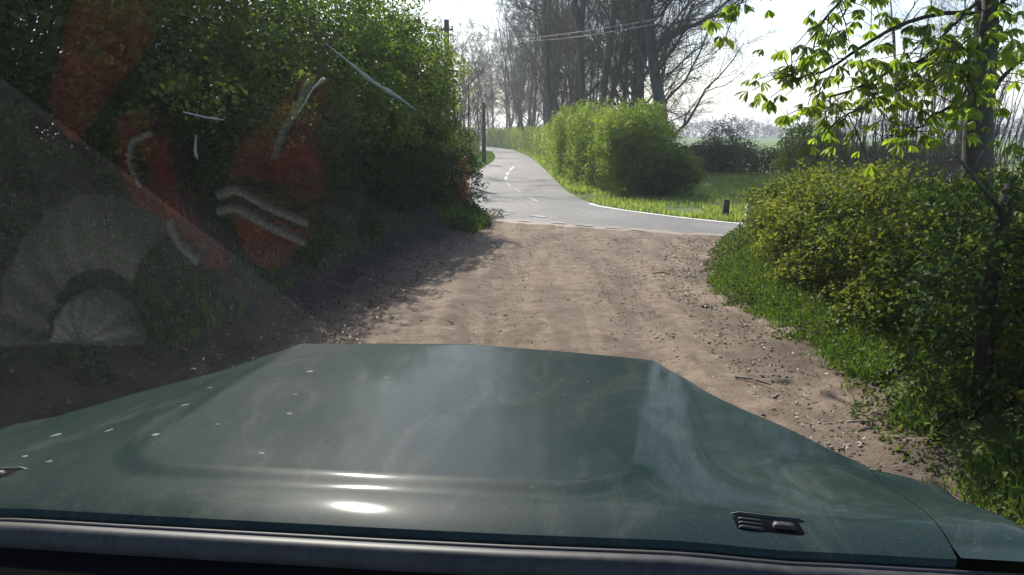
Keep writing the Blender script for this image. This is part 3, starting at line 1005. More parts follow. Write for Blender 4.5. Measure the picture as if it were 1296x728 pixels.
for i, (px, py, s, lab) in enumerate(stones):
    d = at(px, py, 1) - np.array([0, 0, EYE])
    t_ = -EYE / d[2]
    X_, Y_ = d[0] * t_, t_
    me = rocks[i % 5]
    if not me.materials:
        me.materials.append(M['stone'])
    o = bpy.data.objects.new('stone', me)
    COL.objects.link(o)
    o.location = (X_, Y_, float(hgt(X_, Y_)) + s * .3)
    o.scale = (s, s, s)
    o.rotation_euler = (0, 0, i * 1.3)
    tag(o, lab, 'stone')
for (a, b, lab) in (((1072, 540), (1108, 542), 'pale broken stick lying in the shade at the track edge'), ((930, 482), (975, 492), 'thin bent twig on the track beside the bonnet'), ((826, 349), (848, 350), 'short dark twig lying on the track near the grass')):
    pts = []
    for (px, py) in (a, ((a[0] + b[0]) / 2, (a[1] + b[1]) / 2 - 2), b):
        d = at(px, py, 1) - np.array([0, 0, EYE]); t_ = -EYE / d[2]
        X_, Y_ = d[0] * t_, t_
        pts.append((X_, Y_, float(hgt(X_, Y_)) + .03))
    g = Geo(); g.poly(pts, [.008, .007, .004], 6)
    tag(link('stick', g.mesh('stick'), M['stone'] if a[0] > 1000 else M['bark']), lab, 'stick')

# ------------------------------------------------------------------ left-hand bank trees
left = [  # x, y, crown radius, height of crown centre, label
    (-2.35, 15.9, 1.2, 1.95, 'leafy roadside tree nearest the road at the end of the left-hand bank'),
    (-3.0, 13.9, 1.5, 1.8, 'second leafy tree from the road on the left-hand bank'),
    (-3.6, 11.6, 1.65, 1.75, 'third leafy tree from the road on the left-hand bank'),
    (-4.1, 9.3, 1.8, 2.0, 'dark leafy tree midway along the left-hand bank'),
    (-4.4, 7.0, 1.8, 3.2, 'dark leafy tree on the left-hand bank behind the red reflection'),
    (-4.6, 4.6, 1.8, 3.2, 'dark leafy tree on the left-hand bank nearest the car')]
for i, (x, y, r_, hc, lab) in enumerate(left):
    rng = np.random.RandomState(90 + i)
    gz = float(hgt(x, y))
    root = empty('hedgerow_tree', (x, y, gz))
    tag(root, lab, 'tree', 'trees on the left-hand bank')
    hc -= gz
    lob = [(0, 0, hc + .6, r_, r_, 1.5), (.35, -.2, hc - .6, r_ * .85, r_ * .9, 1.2), (-.3, .3, hc + 1.9, r_ * .8, r_ * .8, 1.2), (-.2, 0, .7, r_ * .8, r_, .9), (.5, .5, hc + 1.0, r_ * .7, r_ * .8, 1.1), (.4, -.7, hc + .3, r_ * .75, r_ * .7, 1.0)]
    ncl = 2500 if i < 4 else 2200
    cl = lobes_points(lob, ncl, rng, .5)
    cl = cl[cl[:, 2] > .15]
    c, cv = clump_leaves(cl, rng, 19, .17)
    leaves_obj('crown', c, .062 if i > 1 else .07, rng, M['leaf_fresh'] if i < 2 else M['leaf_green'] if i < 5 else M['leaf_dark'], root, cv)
    g = Geo()
    for s_ in range(4):
        a = rng.uniform(0, 6.28)
        e = np.array([math.cos(a) * r_ * .5, math.sin(a) * r_ * .5, hc + 1.6])
        b0 = np.array([math.cos(a) * .1, math.sin(a) * .1, -.15])
        mid_ = (b0 + e) / 2 + rng.normal(size=3) * .15
        g.poly([b0, (b0 + mid_) / 2 + rng.normal(size=3) * .05, mid_, e], [.07, .06, .045, .015], 8)
    link('trunk', g.mesh('trunk'), M['bark_dark'], root)
    P, rd = stems_mesh(rng, (0, 0, .3), 40, hc + 1.8, r_ * 1.0, .014, wander=.12)
    V, q = tubes(P, rd, 4)
    link('branches', new_mesh('branches', V, quads=q), M['bark'], root)
for i, (x, y, h_, lab) in enumerate(((-6.4, 19.5, 8.2, 'tall leafy tree standing behind the hedgerow beyond the telegraph pole side'), (-7.0, 14.8, 8.6, 'tall leafy tree standing behind the second hedgerow tree'), (-7.4, 9.8, 9.0, 'tall leafy tree standing high behind the dark hedgerow trees'))):
    bush('tall_tree', lab, 'tree', (x, y, float(hgt(x, y))), [(0, 0, h_, 2.6, 2.6, 2.6), (1.0, -.6, h_ - 1.6, 2.0, 2.0, 1.6), (-.9, .8, h_ - 1.4, 2.0, 2.2, 1.7), (.2, 0, h_ + 1.8, 1.8, 1.8, 1.6)], 1500, 16, .3, .11, 'leaf_green', 170 + i, None, stems=9, stem_r=.09, inner=.4)
bush('red_bush', 'small reddish-leaved bush at the corner of the left-hand bank', 'bush', (-1.12, 16.1, float(hgt(-1.12, 16.1))), [(0, 0, .55, .28, .28, .5), (.05, 0, .3, .28, .25, .35)], 150, 14, .08, .04, 'leaf_red', 77, stems=8, stem_r=.01)
bush('holly_bush', 'dark bush spilling over the corner beside the lane', 'bush', (-1.0, 17.3, 0), [(0, 0, .8, .42, .6, .85), (-.3, .2, 1.4, .5, .5, .7)], 300, 18, .12, .055, 'leaf_dark', 78, stems=12, stem_r=.012)
hedge('hedge', 'roadside hedge on the inside of the lane beyond the corner', [(-2.1, 18.6), (-2.9, 24), (-3.4, 32), (-3.4, 40), (-3.2, 46)], [.55, .6], [1.6, 1.7, 2.0, 1.9], 1500, 12, .2, .10, 'leaf_green', 79)
hedge('hedge', 'distant brownish hedge left of the telegraph post', [(-3.6, 50), (-3.6, 62), (-4.6, 80), (-6.5, 100)], [.8, .8], [1.9, 2.1], 900, 10, .25, .16, 'leaf_yellow', 80)

for i, (dx, y, r_, hz, lab) in enumerate(((-.95, 15.0, .62, .95, 'dark bramble bush on the bank behind the reddish bush'), (-1.25, 13.6, .8, 1.05, 'dark bramble bush below the second tree of the bank'), (-1.45, 12.0, .85, 1.0, 'dark bramble bush below the third tree of the bank'),
                                          (-1.7, 10.2, .9, 1.0, 'dark bramble bush halfway along the shaded bank'), (-2.0, 8.2, 1.0, 1.1, 'dark bramble bush on the bank behind the red reflection'), (-2.4, 6.0, 1.1, 1.2, 'dark bramble bush on the bank nearest the bonnet'), (-2.8, 3.6, 1.2, 1.2, 'dark bramble bush at the left edge of the view'))):
    x = float(xl(y)) + dx
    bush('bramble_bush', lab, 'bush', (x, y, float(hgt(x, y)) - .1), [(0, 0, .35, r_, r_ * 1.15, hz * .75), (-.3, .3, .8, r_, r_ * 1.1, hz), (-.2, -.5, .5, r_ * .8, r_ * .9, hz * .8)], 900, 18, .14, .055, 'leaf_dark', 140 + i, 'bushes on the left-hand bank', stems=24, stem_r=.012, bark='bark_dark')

# ------------------------------------------------------------------ right-hand hedge
hedge('hedge', 'dense yellowish-green hedge beside the right edge of the track', [(5.7, 13.9), (4.78, 12.7), (4.12, 10.5), (3.65, 8.6), (3.6, 6.8), (3.65, 5.0), (3.6, 3.4), (3.6, 2.0)], [.55, .7, .72, .7], [.60, .68, .78, .88, .95, 1.0, 1.0], 7800, 13, .10, .052, 'leaf_yellow', 101, bumpiness=.26, stems_per_m=16)
# young tree with dark trunk in the near hedge
root = empty('elder_tree', (2.75, 4.3, float(hgt(2.75, 4.3))))
tag(root, 'short dark leaning trunk with a snapped branch in the hedge beside the car', 'tree')
o3 = np.array(root.location)
g = Geo()
g.poly([(0, 0, -.1), at(1250, 370, 4.35) - o3, at(1262, 310, 4.4) - o3, at(1272, 262, 4.45) - o3, at(1276, 235, 4.5) - o3], [.055, .05, .044, .04, .032], 10)
g.poly([at(1264, 305, 4.4) - o3, at(1300, 300, 4.5) - o3, at(1350, 260, 4.6) - o3], [.032, .027, .02], 8)
link('trunk', g.mesh('trunk'), M['bark_dark'], root)
g = Geo()
g.poly([at(1268, 268, 4.45) - o3, at(1245, 240, 4.4) - o3, at(1226, 216, 4.35) - o3, at(1209, 196, 4.3) - o3], [.014, .012, .010, .006], 6)
g.poly([at(1230, 220, 4.35) - o3, at(1245, 190, 4.35) - o3], [.006, .003], 5)
link('branch', g.mesh('branch'), M['bark'], root)
rng = np.random.RandomState(111)
cl = np.array([at(rng.uniform(1160, 1330), rng.uniform(230, 620), rng.uniform(4.0, 4.9)) for _ in range(420)])
cl = cl[cl[:, 2] > hgt(cl[:, 0], cl[:, 1]) + .05]
c, cv = clump_leaves(cl - o3, rng, 12, .11)
leaves_obj('crown', c, .05, rng, M['leaf_dark'], root, cv)
cl = np.array([at(rng.uniform(1270, 1420), rng.uniform(150, 330), rng.uniform(4.6, 5.6)) for _ in range(120)])

# ------------------------------------------------------------------ horse chestnut
TY_ = 8.6
tb = at(1238, 215, TY_)
root = empty('horse_chestnut_tree', (tb[0], TY_, float(hgt(tb[0], TY_))))
tag(root, 'horse chestnut with pale trunk and drooping fresh leaves overhanging the hedge', 'tree')
o3 = np.array(root.location)
T_ = lambda px, py, Y: at(px, py, Y) - o3
g = Geo()
g.poly([(0, 0, -.15), T_(1237, 230, TY_), T_(1238, 160, TY_), T_(1243, 100, TY_), T_(1248, 40, TY_), T_(1250, -60, TY_), T_(1246, -200, TY_), T_(1240, -330, TY_)], [.19, .16, .145, .13, .12, .10, .07, .03], 14)
link('trunk', g.mesh('trunk'), M['bark'], root)
limbs = [
    [(1246, 60, TY_), (1190, 62, 8.3), (1120, 95, 8.0), (1060, 125, 7.7), (1030, 140, 7.6)],
    [(1244, 95, TY_), (1200, 92, 8.3), (1150, 110, 8.0), (1100, 130, 7.6), (1070, 150, 7.5)],
    [(1248, 20, TY_), (1180, 10, 8.2), (1110, 45, 7.8), (1060, 82, 7.5), (1020, 100, 7.4), (992, 92, 7.3)],
    [(1248, -40, TY_), (1180, -55, 8.1), (1090, -30, 7.6), (1040, 20, 7.3), (1025, 70, 7.2)],
    [(1249, -90, TY_), (1150, -110, 8.0), (1040, -80, 7.4), (960, -30, 7.1), (935, 8, 7.0)],
    [(1243, 110, TY_), (1215, 125, 8.2), (1175, 150, 7.8), (1150, 168, 7.6)],
    [(1249, 30, TY_), (1270, 0, 8.3), (1300, -20, 8.0), (1350, -10, 7.6)],
    [(1243, 130, TY_), (1270, 100, 8.9), (1296, 70, 9.0), (1350, 40, 9.2)],
    [(1248, 0, TY_), (1215, 20, 8.0), (1190, 60, 7.4), (1180, 100, 7.1)],
    [(1248, -20, TY_), (1240, 30, 7.8), (1225, 80, 7.2), (1228, 120, 7.0)],
    [(1249, -80, TY_), (1140, -60, 8.6), (1080, 0, 8.8), (1040, 60, 8.9)],
    [(1249, -150, TY_), (1180, -190, 7.2), (1100, -230, 6.0), (1050, -200, 5.2)],
    [(1249, -120, TY_), (1230, -180, 7.2), (1290, -220, 5.9), (1330, -200, 5.0)],
    [(1249, -120, TY_), (1330, -180, 7.6), (1400, -160, 6.6), (1440, -100, 6.0)],
]
rng = np.random.RandomState(121)
ends = []
g = Geo()


def spline(P, n):
    P = np.array(P, float)
    t0 = np.arange(len(P)); tt = np.linspace(0, len(P) - 1, n)
    Q = np.stack([np.interp(tt, t0, P[:, k]) for k in range(3)], 1)
    Q[1:-1] = .25 * Q[:-2] + .5 * Q[1:-1] + .25 * Q[2:]
    return Q


tw, twr = [], []
for li, lb in enumerate(limbs):
    P = spline([T_(*p_) for p_ in lb], 14)
    P[2:] += rng.normal(size=(12, 3)) * .02
    r0 = .035 if li in (6, 7, 11, 12, 13) else .026
    g.poly(P, np.linspace(r0, .006, 14), 7)
    nt = 20
    for _ in range(nt):
        f = (.22 + .78 * rng.uniform(0, 1)) * 12.9
        a = int(f); p0 = P[a] + (P[a + 1] - P[a]) * (f - a)
        d = unit(P[a + 1] - P[a]) * .25 + rng.normal(size=3) * np.array([.3, .3, .28])
        d = unit(d) * rng.uniform(.15, .5)
        e = p0 + d + np.array([0, 0, -.03])
        tw.append([p0, p0 + d * .5 + np.array([0, 0, .02]), e]); twr.append([.0065, .005, .0035])
        ends.append(e)
        if rng.uniform() < .6:
            e2 = p0 + d * .55 + rng.normal(size=3) * .12
            tw.append([p0 + d * .4, (p0 + d * .4 + e2) / 2, e2]); twr.append([.0045, .004, .003])
            ends.append(e2)
    ends.append(P[-1])
V, q = tubes(np.array(tw), np.array(twr), 5)
g.add(V, q)
link('branches', g.mesh('branches'), M['bark_dark'], root)
# a few extra clusters hanging at marked places
for px, py, Y in ((1000, 95, 7.3), (1043, 125, 7.3), (1060, 130, 7.4), (1130, 125, 7.4), (1150, 170, 7.5), (1165, 160, 7.5), (1155, 180, 7.5), (935, 5, 7.0), (970, 5, 7.0), (1020, 20, 7.2), (1050, 35, 7.2), (1085, 30, 7.2), (1180, 45, 7.2), (1190, 30, 7.0), (1275, 175, 6.5), (1290, 180, 6.4), (1265, 60, 7.2), (1240, 80, 7.4), (1255, 20, 7.3), (1010, 60, 7.3), (1110, 85, 7.4), (1240, 130, 7.6), (1220, 140, 7.6), (1255, 110, 7.5)):
    ends.append(T_(px, py, Y))
for bough, nt in (([(5.15, 8.6, 4.4), (4.2, 8.9, 5.0), (3.0, 9.3, 5.3), (1.8, 9.7, 5.2), (.9, 9.9, 4.9)], 60), ([(5.15, 8.6, 4.9), (4.4, 9.6, 5.8), (3.4, 10.4, 6.3), (2.2, 10.8, 6.3)], 55), ([(5.15, 8.6, 4.2), (4.6, 8.0, 4.9), (3.6, 7.7, 5.3), (2.4, 7.9, 5.3)], 60), ([(5.15, 8.6, 4.6), (5.4, 7.6, 5.4), (5.2, 6.4, 5.7), (4.6, 5.6, 5.5)], 45), ([(5.15, 8.6, 4.6), (3.6, 8.3, 5.2), (2.2, 8.3, 5.25), (1.2, 8.4, 5.1)], 70), ([(5.15, 8.6, 5.2), (4.4, 9.0, 6.3), (3.4, 8.8, 6.9), (2.6, 8.7, 7.0)], 45)):
    P = spline([np.array(q_) - o3 for q_ in bough], 14)
    g2 = Geo(); g2.poly(P, np.linspace(.05, .01, 14), 7)
    link('branches', g2.mesh('branches'), M['bark_dark'], root)
    for _ in range(nt):
        f = (.25 + .75 * rng.uniform(0, 1)) * 12.9
        a = int(f); p0 = P[a] + (P[a + 1] - P[a]) * (f - a)
        ends.append(p0 + rng.normal(size=3) * np.array([.6, .6, .3]))
        ends.append(p0 + rng.normal(size=3) * np.array([.6, .6, .3]))
ends = np.array(ends)
V_, T2, A_ = [], [], []
cnt = 0
prof = [(0, 0), (.35, .26), (.66, .46), (.84, .34), (1, 0)]
for e in ends:
    for rep in range(1 + (rng.uniform() < .6)):
        cdir = unit(rng.normal(size=3) * np.array([1, 1, .25]))
        pet = e + cdir * rng.uniform(.03, .12)
        S = rng.uniform(.07, .15)
        nl = rng.randint(5, 8)
        dn = unit(cdir * .5 + np.array([0, 0, -1.0]))
        up_ = unit(cdir - dn * (cdir @ dn))
        sd = np.cross(dn, up_)
        cvv = rng.uniform(0, 1)
        for j in range(nl):
            an = (j / (nl - 1) - .5) * 3.6
            droop = rng.uniform(.7, 1.9)
            ax = unit(up_ * math.cos(an) + sd * math.sin(an) + dn * droop)
            nr = unit(up_ * .8 - dn * .5 + rng.normal(size=3) * .15)
            nr = unit(nr - ax * (nr @ ax)); bb = np.cross(ax, nr)
            L = S * (1.1 - .28 * abs(an) / 1.8) * rng.uniform(.85, 1.1)
            cps, ls, rs = [], [], []
            for (tt, ww) in prof:
                cpt = pet + ax * L * tt + np.array([0, 0, -1]) * L * .25 * tt * tt
                cps.append(cpt)
                ls.append(cpt + bb * L * ww * .42 + nr * L * ww * .22)
                rs.append(cpt - bb * L * ww * .42 + nr * L * ww * .22)
            b = cnt
            V_ += [cps[0], ls[1], ls[2], ls[3], cps[4], rs[3], rs[2], rs[1], cps[1], cps[2], cps[3]]
            T2 += [(b, b + 8, b + 1), (b + 1, b + 8, b + 9), (b + 1, b + 9, b + 2), (b + 2, b + 9, b + 10), (b + 2, b + 10, b + 3), (b + 3, b + 10, b + 4),
                   (b, b + 7, b + 8), (b + 7, b + 6, b + 9), (b + 7, b + 9, b + 8), (b + 6, b + 5, b + 10), (b + 6, b + 10, b + 9), (b + 5, b + 4, b + 10)]
            A_ += [.6 * cvv + .4 * rng.uniform()] * 12
            cnt += 11
link('crown', new_mesh('crown', np.array(V_), tris=np.array(T2), attr=A_), M['leaf_chestnut'], root)

# dandelion
g = Geo()
yl = mat('dandelion_petal', (.75, .6, .02), .6)[0]
dp = at(1251, 652, 2.55)
root = empty('dandelion', (dp[0], dp[1], float(hgt(dp[0], dp[1]))))
tag(root, 'single yellow dandelion in the grass beside the car', 'flower')
g.poly([(0, 0, -.02), (.01, 0, (dp[2] - root.location.z) * .5), (0, 0, dp[2] - root.location.z)], .003, 6)
link('stem', g.mesh('stem'), M['grass'], root)
pv, pt = [], []
for j in range(26):
    a = j * 2.4; rr = .018 * (.4 + .6 * (j % 3) / 2)
    b = len(pv)
    c0 = np.array([0, 0, dp[2] - root.location.z])
    d = np.array([math.cos(a), math.sin(a), .35]); s_ = np.array([-math.sin(a), math.cos(a), 0]) * .0035
    pv += [c0 - s_ * .5, c0 + s_ * .5, c0 + d * rr + s_, c0 + d * rr - s_]
    pt.append([b, b + 1, b + 2, b + 3])
link('petals', new_mesh('petals', np.array(pv), quads=np.array(pt)), yl, root)

# ------------------------------------------------------------------ poles, wires, posts
pa = at(565, 25, 30)
root = empty('telegraph_pole', (pa[0], 30, 0))
tag(root, 'tall wooden telegraph pole rising out of the left-hand trees', 'pole')
g = Geo(); g.poly([(0, 0, -.3), (0, 0, pa[2])], [.12, .095], 12)
link('shaft', g.mesh('shaft'), M['pole_wood'], root)
g = Geo(); g.box((0, 0, pa[2] - .35), (.5, .07, .07)); link('crossarm', g.mesh('crossarm', False), M['pole_wood'], root)
for s_ in (-.2, .2):
    g = Geo(); g.poly([(s_, 0, pa[2] - .32), (s_, 0, pa[2] - .24), (s_, 0, pa[2] - .2)], [.02, .035, .02], 8)
    link('insulator', g.mesh('insulator'), mat('porcelain', (.5, .48, .42), .3)[0], root)
pb = at(612, 130, 47)
root = empty('telegraph_pole', (pb[0], 47, 0))
tag(root, 'shorter dark wooden pole on the verge at the inside of the bend', 'pole')
g = Geo(); g.poly([(0, 0, -.3), (0, 0, pb[2])], [.13, .11], 10)
link('shaft', g.mesh('shaft'), M['pole_wood'], root)
g = Geo(); g.box((0, 0, pb[2] - .25), (.42, .08, .08)); link('crossarm', g.mesh('crossarm', False), M['pole_wood'], root)
wire_m = mat('cable', (.25, .26, .28), .5)[0]
for dz, lab in ((0, 'upper overhead cable crossing in front of the bare trees'), (6, 'lower overhead cable sagging just beneath the other')):
    pts = [at(562, 38 + dz, 30), at(605, 49 + dz * .4, 29.5), at(650, 51 + dz * .4, 29), at(716, 43 + dz, 28), at(770, 35 + dz, 27), at(829, 25 + dz, 26), at(900, 5 + dz, 25), at(960, -18 + dz, 24), at(1060, -70 + dz, 22)]
    g = Geo(); g.poly(spline(pts, 40), .007, 5)
    tag(link('overhead_cable', g.mesh('overhead_cable'), wire_m), lab, 'cable', 'overhead cables')

mp_ = at(918, 277, 16.9)
root = empty('marker_post', (mp_[0], 16.9, 0), R(20))
tag(root, 'short dark green wooden post standing in the roadside grass', 'post')
pm = bark_mat('mossy_post', (.03, .045, .02), (.08, .1, .05))
g = Geo(); g.box((0, 0, .16), (.11, .11, .42)); link('post', g.mesh('post', False), pm, root)
g = Geo(); g.box((0, 0, .385), (.095, .095, .03)); link('cap', g.mesh('cap', False), pm, root)
wp = at(948, 284, 15.2)
root = empty('bollard', (wp[0], 15.2, 0), R(12))
tag(root, 'small white and yellow banded marker half hidden behind the hedge end', 'bollard')
wm = mat('white_plastic', (.78, .77, .7), .5)[0]
ym = mat('cream_band', (.6, .52, .3), .5)[0]
g = Geo(); g.box((0, 0, .2), (.11, .08, .5)); link('post', g.mesh('post', False), mat('grey_post', (.3, .3, .27), .7)[0], root)
for k_ in range(4):
    g = Geo(); g.box((0, 0, .16 + k_ * .075), (.135, .105, .045)); link('band', g.mesh('band', False), wm if k_ % 2 else ym, root)

# ------------------------------------------------------------------ the car
YAW = R(9.5)
car = empty('car', (0, 0, 0), -YAW)
tag(car, 'dark green four-wheel-drive car, dusty bonnet seen through its windscreen', 'car')
VC = -.40
UF = ([0, .24, .37, .44, .50, .55, .62, .70, .76, .83, .90, 1.0], [1.86, 1.83, 1.81, 1.80, 1.74, 1.67, 1.60, 1.535, 1.47, 1.42, 1.40, 1.38])


def UR(v):
    """rear edge of the bonnet, swept forward towards the far side"""
    return np.interp(v, [-1.45, -1.2, -.88, -.68, -.5, -.32, -.15, .03, .2, .36, .51, .75], [.868, .869, .875, .883, .893, .904, .917, .936, .960, .990, 1.022, 1.08])


def bonnet_z(s, u):
    v = s + VC
    s = np.abs(s)
    d = u - UR(v)
    a = .40 + .055 * np.clip((u - .91) / .9, 0, 1)
    z = 1.300 - .02 * ((u - .9) / .9) ** 2
    # low pressed centre panel with rounded rear corners
    R_ = .11
    qx, qy = np.maximum(s - a + R_, 0), np.maximum(.112 - d + R_, 0)
    sd = np.sqrt(qx ** 2 + qy ** 2) - R_
    e = 1 - sstep(-.020, .030, sd)
    z = z - .0075 + .0075 * e
    f = .35 + .65 * sstep(.05, .40, d)
    z = z - f * (.017 * sstep(.44, .60, s) + .07 * (np.clip(s - .40, 0, 1) / .5) ** 1.6 + .006 * (s / .5) ** 2) + .006
    z = z - 1.25 * np.clip(.095 - d, 0, 1) ** 2 + .003 * np.exp(-((d - .030) / .008) ** 2) * 0
    return z


# paint
m, p, nd, lk = mat('green_paint', (.018, .04, .034), .22, 0.0, .5)
p.inputs['Metallic'].default_value = 0.0
p.inputs['Coat Weight'].default_value = .24
p.inputs['Coat Roughness'].default_value = .075
p.inputs['Specular IOR Level'].default_value = .02
n1 = noise(nd, lk, 2.2, 5, .6)
n2 = noise(nd, lk, 60, 6, .75)
n3 = noise(nd, lk, 420, 2, .5)
dust = ramp(nd, lk, n1, [(.3, (.01, .01, .01)), (.75, (.09, .09, .09))])
speck = mixc(nd, lk, 1.0, ramp(nd, lk, n2, [(.60, (0, 0, 0)), (.78, (.7, .7, .7))]), ramp(nd, lk, n1, [(.42, (.1, .1, .1)), (.62, (.9, .9, .9))]), 'MULTIPLY')
fl = ramp(nd, lk, n3, [(.60, (0, 0, 0)), (.72, (.10, .10, .10))])
c = mixc(nd, lk, dust, (.008, .023, .021), (.13, .135, .115))
n4 = noise(nd, lk, 7, 9, .75, dist=1.5, sx=(1, .35, 1))
c = mixc(nd, lk, ramp(nd, lk, n4, [(.50, (0, 0, 0)), (.72, (.30, .30, .30))]), c, (.12, .12, .10))
c = mixc(nd, lk, speck, c, (.22, .215, .19))
c = mixc(nd, lk, fl, c, (.3, .3, .28))
lk.new(c, p.inputs['Base Color'])
lk.new(ramp(nd, lk, n1, [(.3, (.34, .34, .34)), (.75, (.5, .5, .5))]), p.inputs['Roughness'])
M['paint_green'] = m
black, pbk, ndb, lkb = mat('black_plastic', (.003, .003, .0035), .85, 0, .03)
rubber, _, _, _ = mat('rubber', (.016, .016, .016), .55, 0, .4)
trim_m, pt_, ndt, lkt = mat('dusty_trim', (.05, .05, .052), .5, 0, .4)
nt_ = noise(ndt, lkt, 40, 6, .7)
lkt.new(ramp(ndt, lkt, nt_, [(.4, (.010, .010, .011)), (.7, (.036, .036, .036))]), pt_.inputs['Base Color'])

ns_, nu_ = 220, 200
S_ = np.linspace(-.82, .82, ns_)
tt = np.linspace(0, 1, nu_) ** 1.25
U0 = UR(S_ + VC)[None, :]
UU = U0 + tt[:, None] * (np.interp(np.abs(S_), *UF)[None, :] - U0)
SS = np.ones((nu_, 1)) * S_[None, :]
ZZ = bonnet_z(SS, UU)
# roll the front and side edges over
endt = np.clip((tt - .965) / .035, 0, 1)[:, None]
ZZ = ZZ - .03 * endt ** 2
rows = [np.stack([VC + SS, UU, ZZ], -1)]
skirt = rows[0][-1:].copy(); skirt[..., 2] -= .22; skirt[..., 1] += .02
G_ = np.concatenate([rows[0], skirt], 0)
sk0 = rows[0][:1].copy(); sk0[..., 2] -= .05; sk0[..., 1] += .01
G_ = np.concatenate([sk0, G_], 0)
bon = sheet('bonnet', G_[..., 0], G_[..., 1], G_[..., 2], M['paint_green'])
bon.parent = car
bon['label'] = 'dusty dark green bonnet with a low raised centre panel'
# wings
for sg in (-1, 1):
    s0 = np.concatenate([np.linspace(.8222, .93, 14), .93 + .07 * np.sin(np.linspace(.1, 1, 10) * math.pi / 2)])
    zdrop = np.concatenate([np.zeros(14), -.09 * (1 - np.cos(np.linspace(.1, 1, 10) * math.pi / 2))])
    s0 = np.concatenate([s0, [1.0, 1.0]]); zdrop = np.concatenate([zdrop, [-.25, -.6]])
    t2 = np.linspace(0, 1, 60)
    ufw = 1.425 + .02 * np.sin(np.linspace(0, 1, len(s0)) * math.pi) - .05 * np.clip((s0 - .95) / .05, 0, 1)
    u0w = UR(VC + sg * s0)[None, :] - .005
    u2 = u0w + t2[:, None] * (ufw[None, :] - u0w)
    z2 = bonnet_z(sg * np.minimum(s0, .93)[None, :] * np.ones_like(u2), np.maximum(u2, UR(VC + sg * s0)[None, :] + .03)) - .004 + zdrop[None, :] + .0035 - .015 * np.clip((t2 - .93) / .07, 0, 1)[:, None] ** 2
    g3 = np.stack([VC + sg * s0[None, :] * np.ones_like(u2), u2, z2], -1)
    sk = g3[-1:].copy(); sk[..., 2] -= .35; sk[..., 1] += .02
    g3 = np.concatenate([g3, sk], 0)
    if sg < 0:
        g3 = g3[:, ::-1]
    w = sheet('wing', g3[..., 0], g3[..., 1], g3[..., 2], M['paint_green'])
    w.parent = car
# bird droppings and chips on the bonnet
rng = np.random.RandomState(5)
drop_m = mat('chalky_dropping', (.20, .20, .18), .9)[0]
ns2 = [(-.86, 1.30, .010), (-.80, 1.12, .012), (-.95, 1.20, .012), (-1.0, 1.06, .009), (-.70, 1.52, .011), (-.52, 1.50, .007), (-.62, 1.25, .008), (-.58, 1.07, .008), (-.72, 1.18, .006), (-.88, 1.42, .008), (-.66, 1.36, .006), (-1.08, 1.22, .013), (-.42, 1.62, .005), (-.1, 1.55, .004), (-.92, 1.02, .007)]
for (v, u, r_) in ns2:
    k_ = 10
    a = np.arange(k_) * 2 * math.pi / k_
    rr = r_ * .75 * (1 + .5 * rng.uniform(-1, 1, k_))
    vx = v + np.cos(a) * rr * 1.2; uy = u + np.sin(a) * rr * .7
    z0 = bonnet_z(vx - VC, uy) + .0006
    top = np.array([[v, u, float(bonnet_z(np.array(v - VC), np.array(u))) + .0010]])
    Vv = np.vstack([np.column_stack([vx, uy, z0 - .0015]), np.column_stack([vx * .6 + v * .4, uy * .6 + u * .4, z0 + .0002]), top])
    q_ = [[i_, (i_ + 1) % k_, k_ + (i_ + 1) % k_, k_ + i_] for i_ in range(k_)]
    f_ = q_ + [[k_ + i_, k_ + (i_ + 1) % k_, 2 * k_] for i_ in range(k_)]
    link('bird_dropping', new_mesh('bird_dropping', Vv, faces=f_, smooth=True), drop_m, bon)


def lateral_tube(name, u, z, r, mat_, v0=-1.42, v1=.62, parent=car, sides=12, curve=0.0):
    g = Geo()
    vv = np.linspace(v0, v1, 40)
    g.poly([(v, u + UR(v) - .917, z + float(bonnet_z(np.array(v - VC), np.array(UR(v) + .03))) - 1.298) for v in vv], r, sides)
    o = link(name, g.mesh(name), mat_, parent)
    return o


# scuttle between the bonnet and the windscreen
def lateral_profile(name, prof_, mat_, v0=-1.42, v1=.62, n=30):
    vv = np.linspace(v0, v1, n)
    A = np.array([[(v, u + UR(v) - .917, z + float(bonnet_z(np.array(v - VC), np.array(UR(v) + .03))) - 1.298 if u > .86 else z) for (u, z) in prof_] for v in vv])
    o = sheet(name, A[..., 0], A[..., 1], A[..., 2], mat_)
    o.parent = car
    return o


lateral_profile('scuttle', [(.94, 1.265), (.918, 1.274), (.912, 1.279), (.904, 1.280), (.899, 1.272)], rubber)
lateral_tube('windscreen_seal', .902, 1.281, .0045, rubber)
lateral_profile('windscreen_frame', [(.899, 1.274), (.897, 1.283), (.890, 1.287), (.880, 1.287), (.872, 1.283), (.868, 1.262), (.867, 1.2)], trim_m)
lateral_profile('dashboard', [(.866, 1.262), (.80, 1.230), (.70, 1.205), (.40, 1.2), (.16, 1.19), (.12, 1.16), (.12, .9)], black, -1.35, .55)
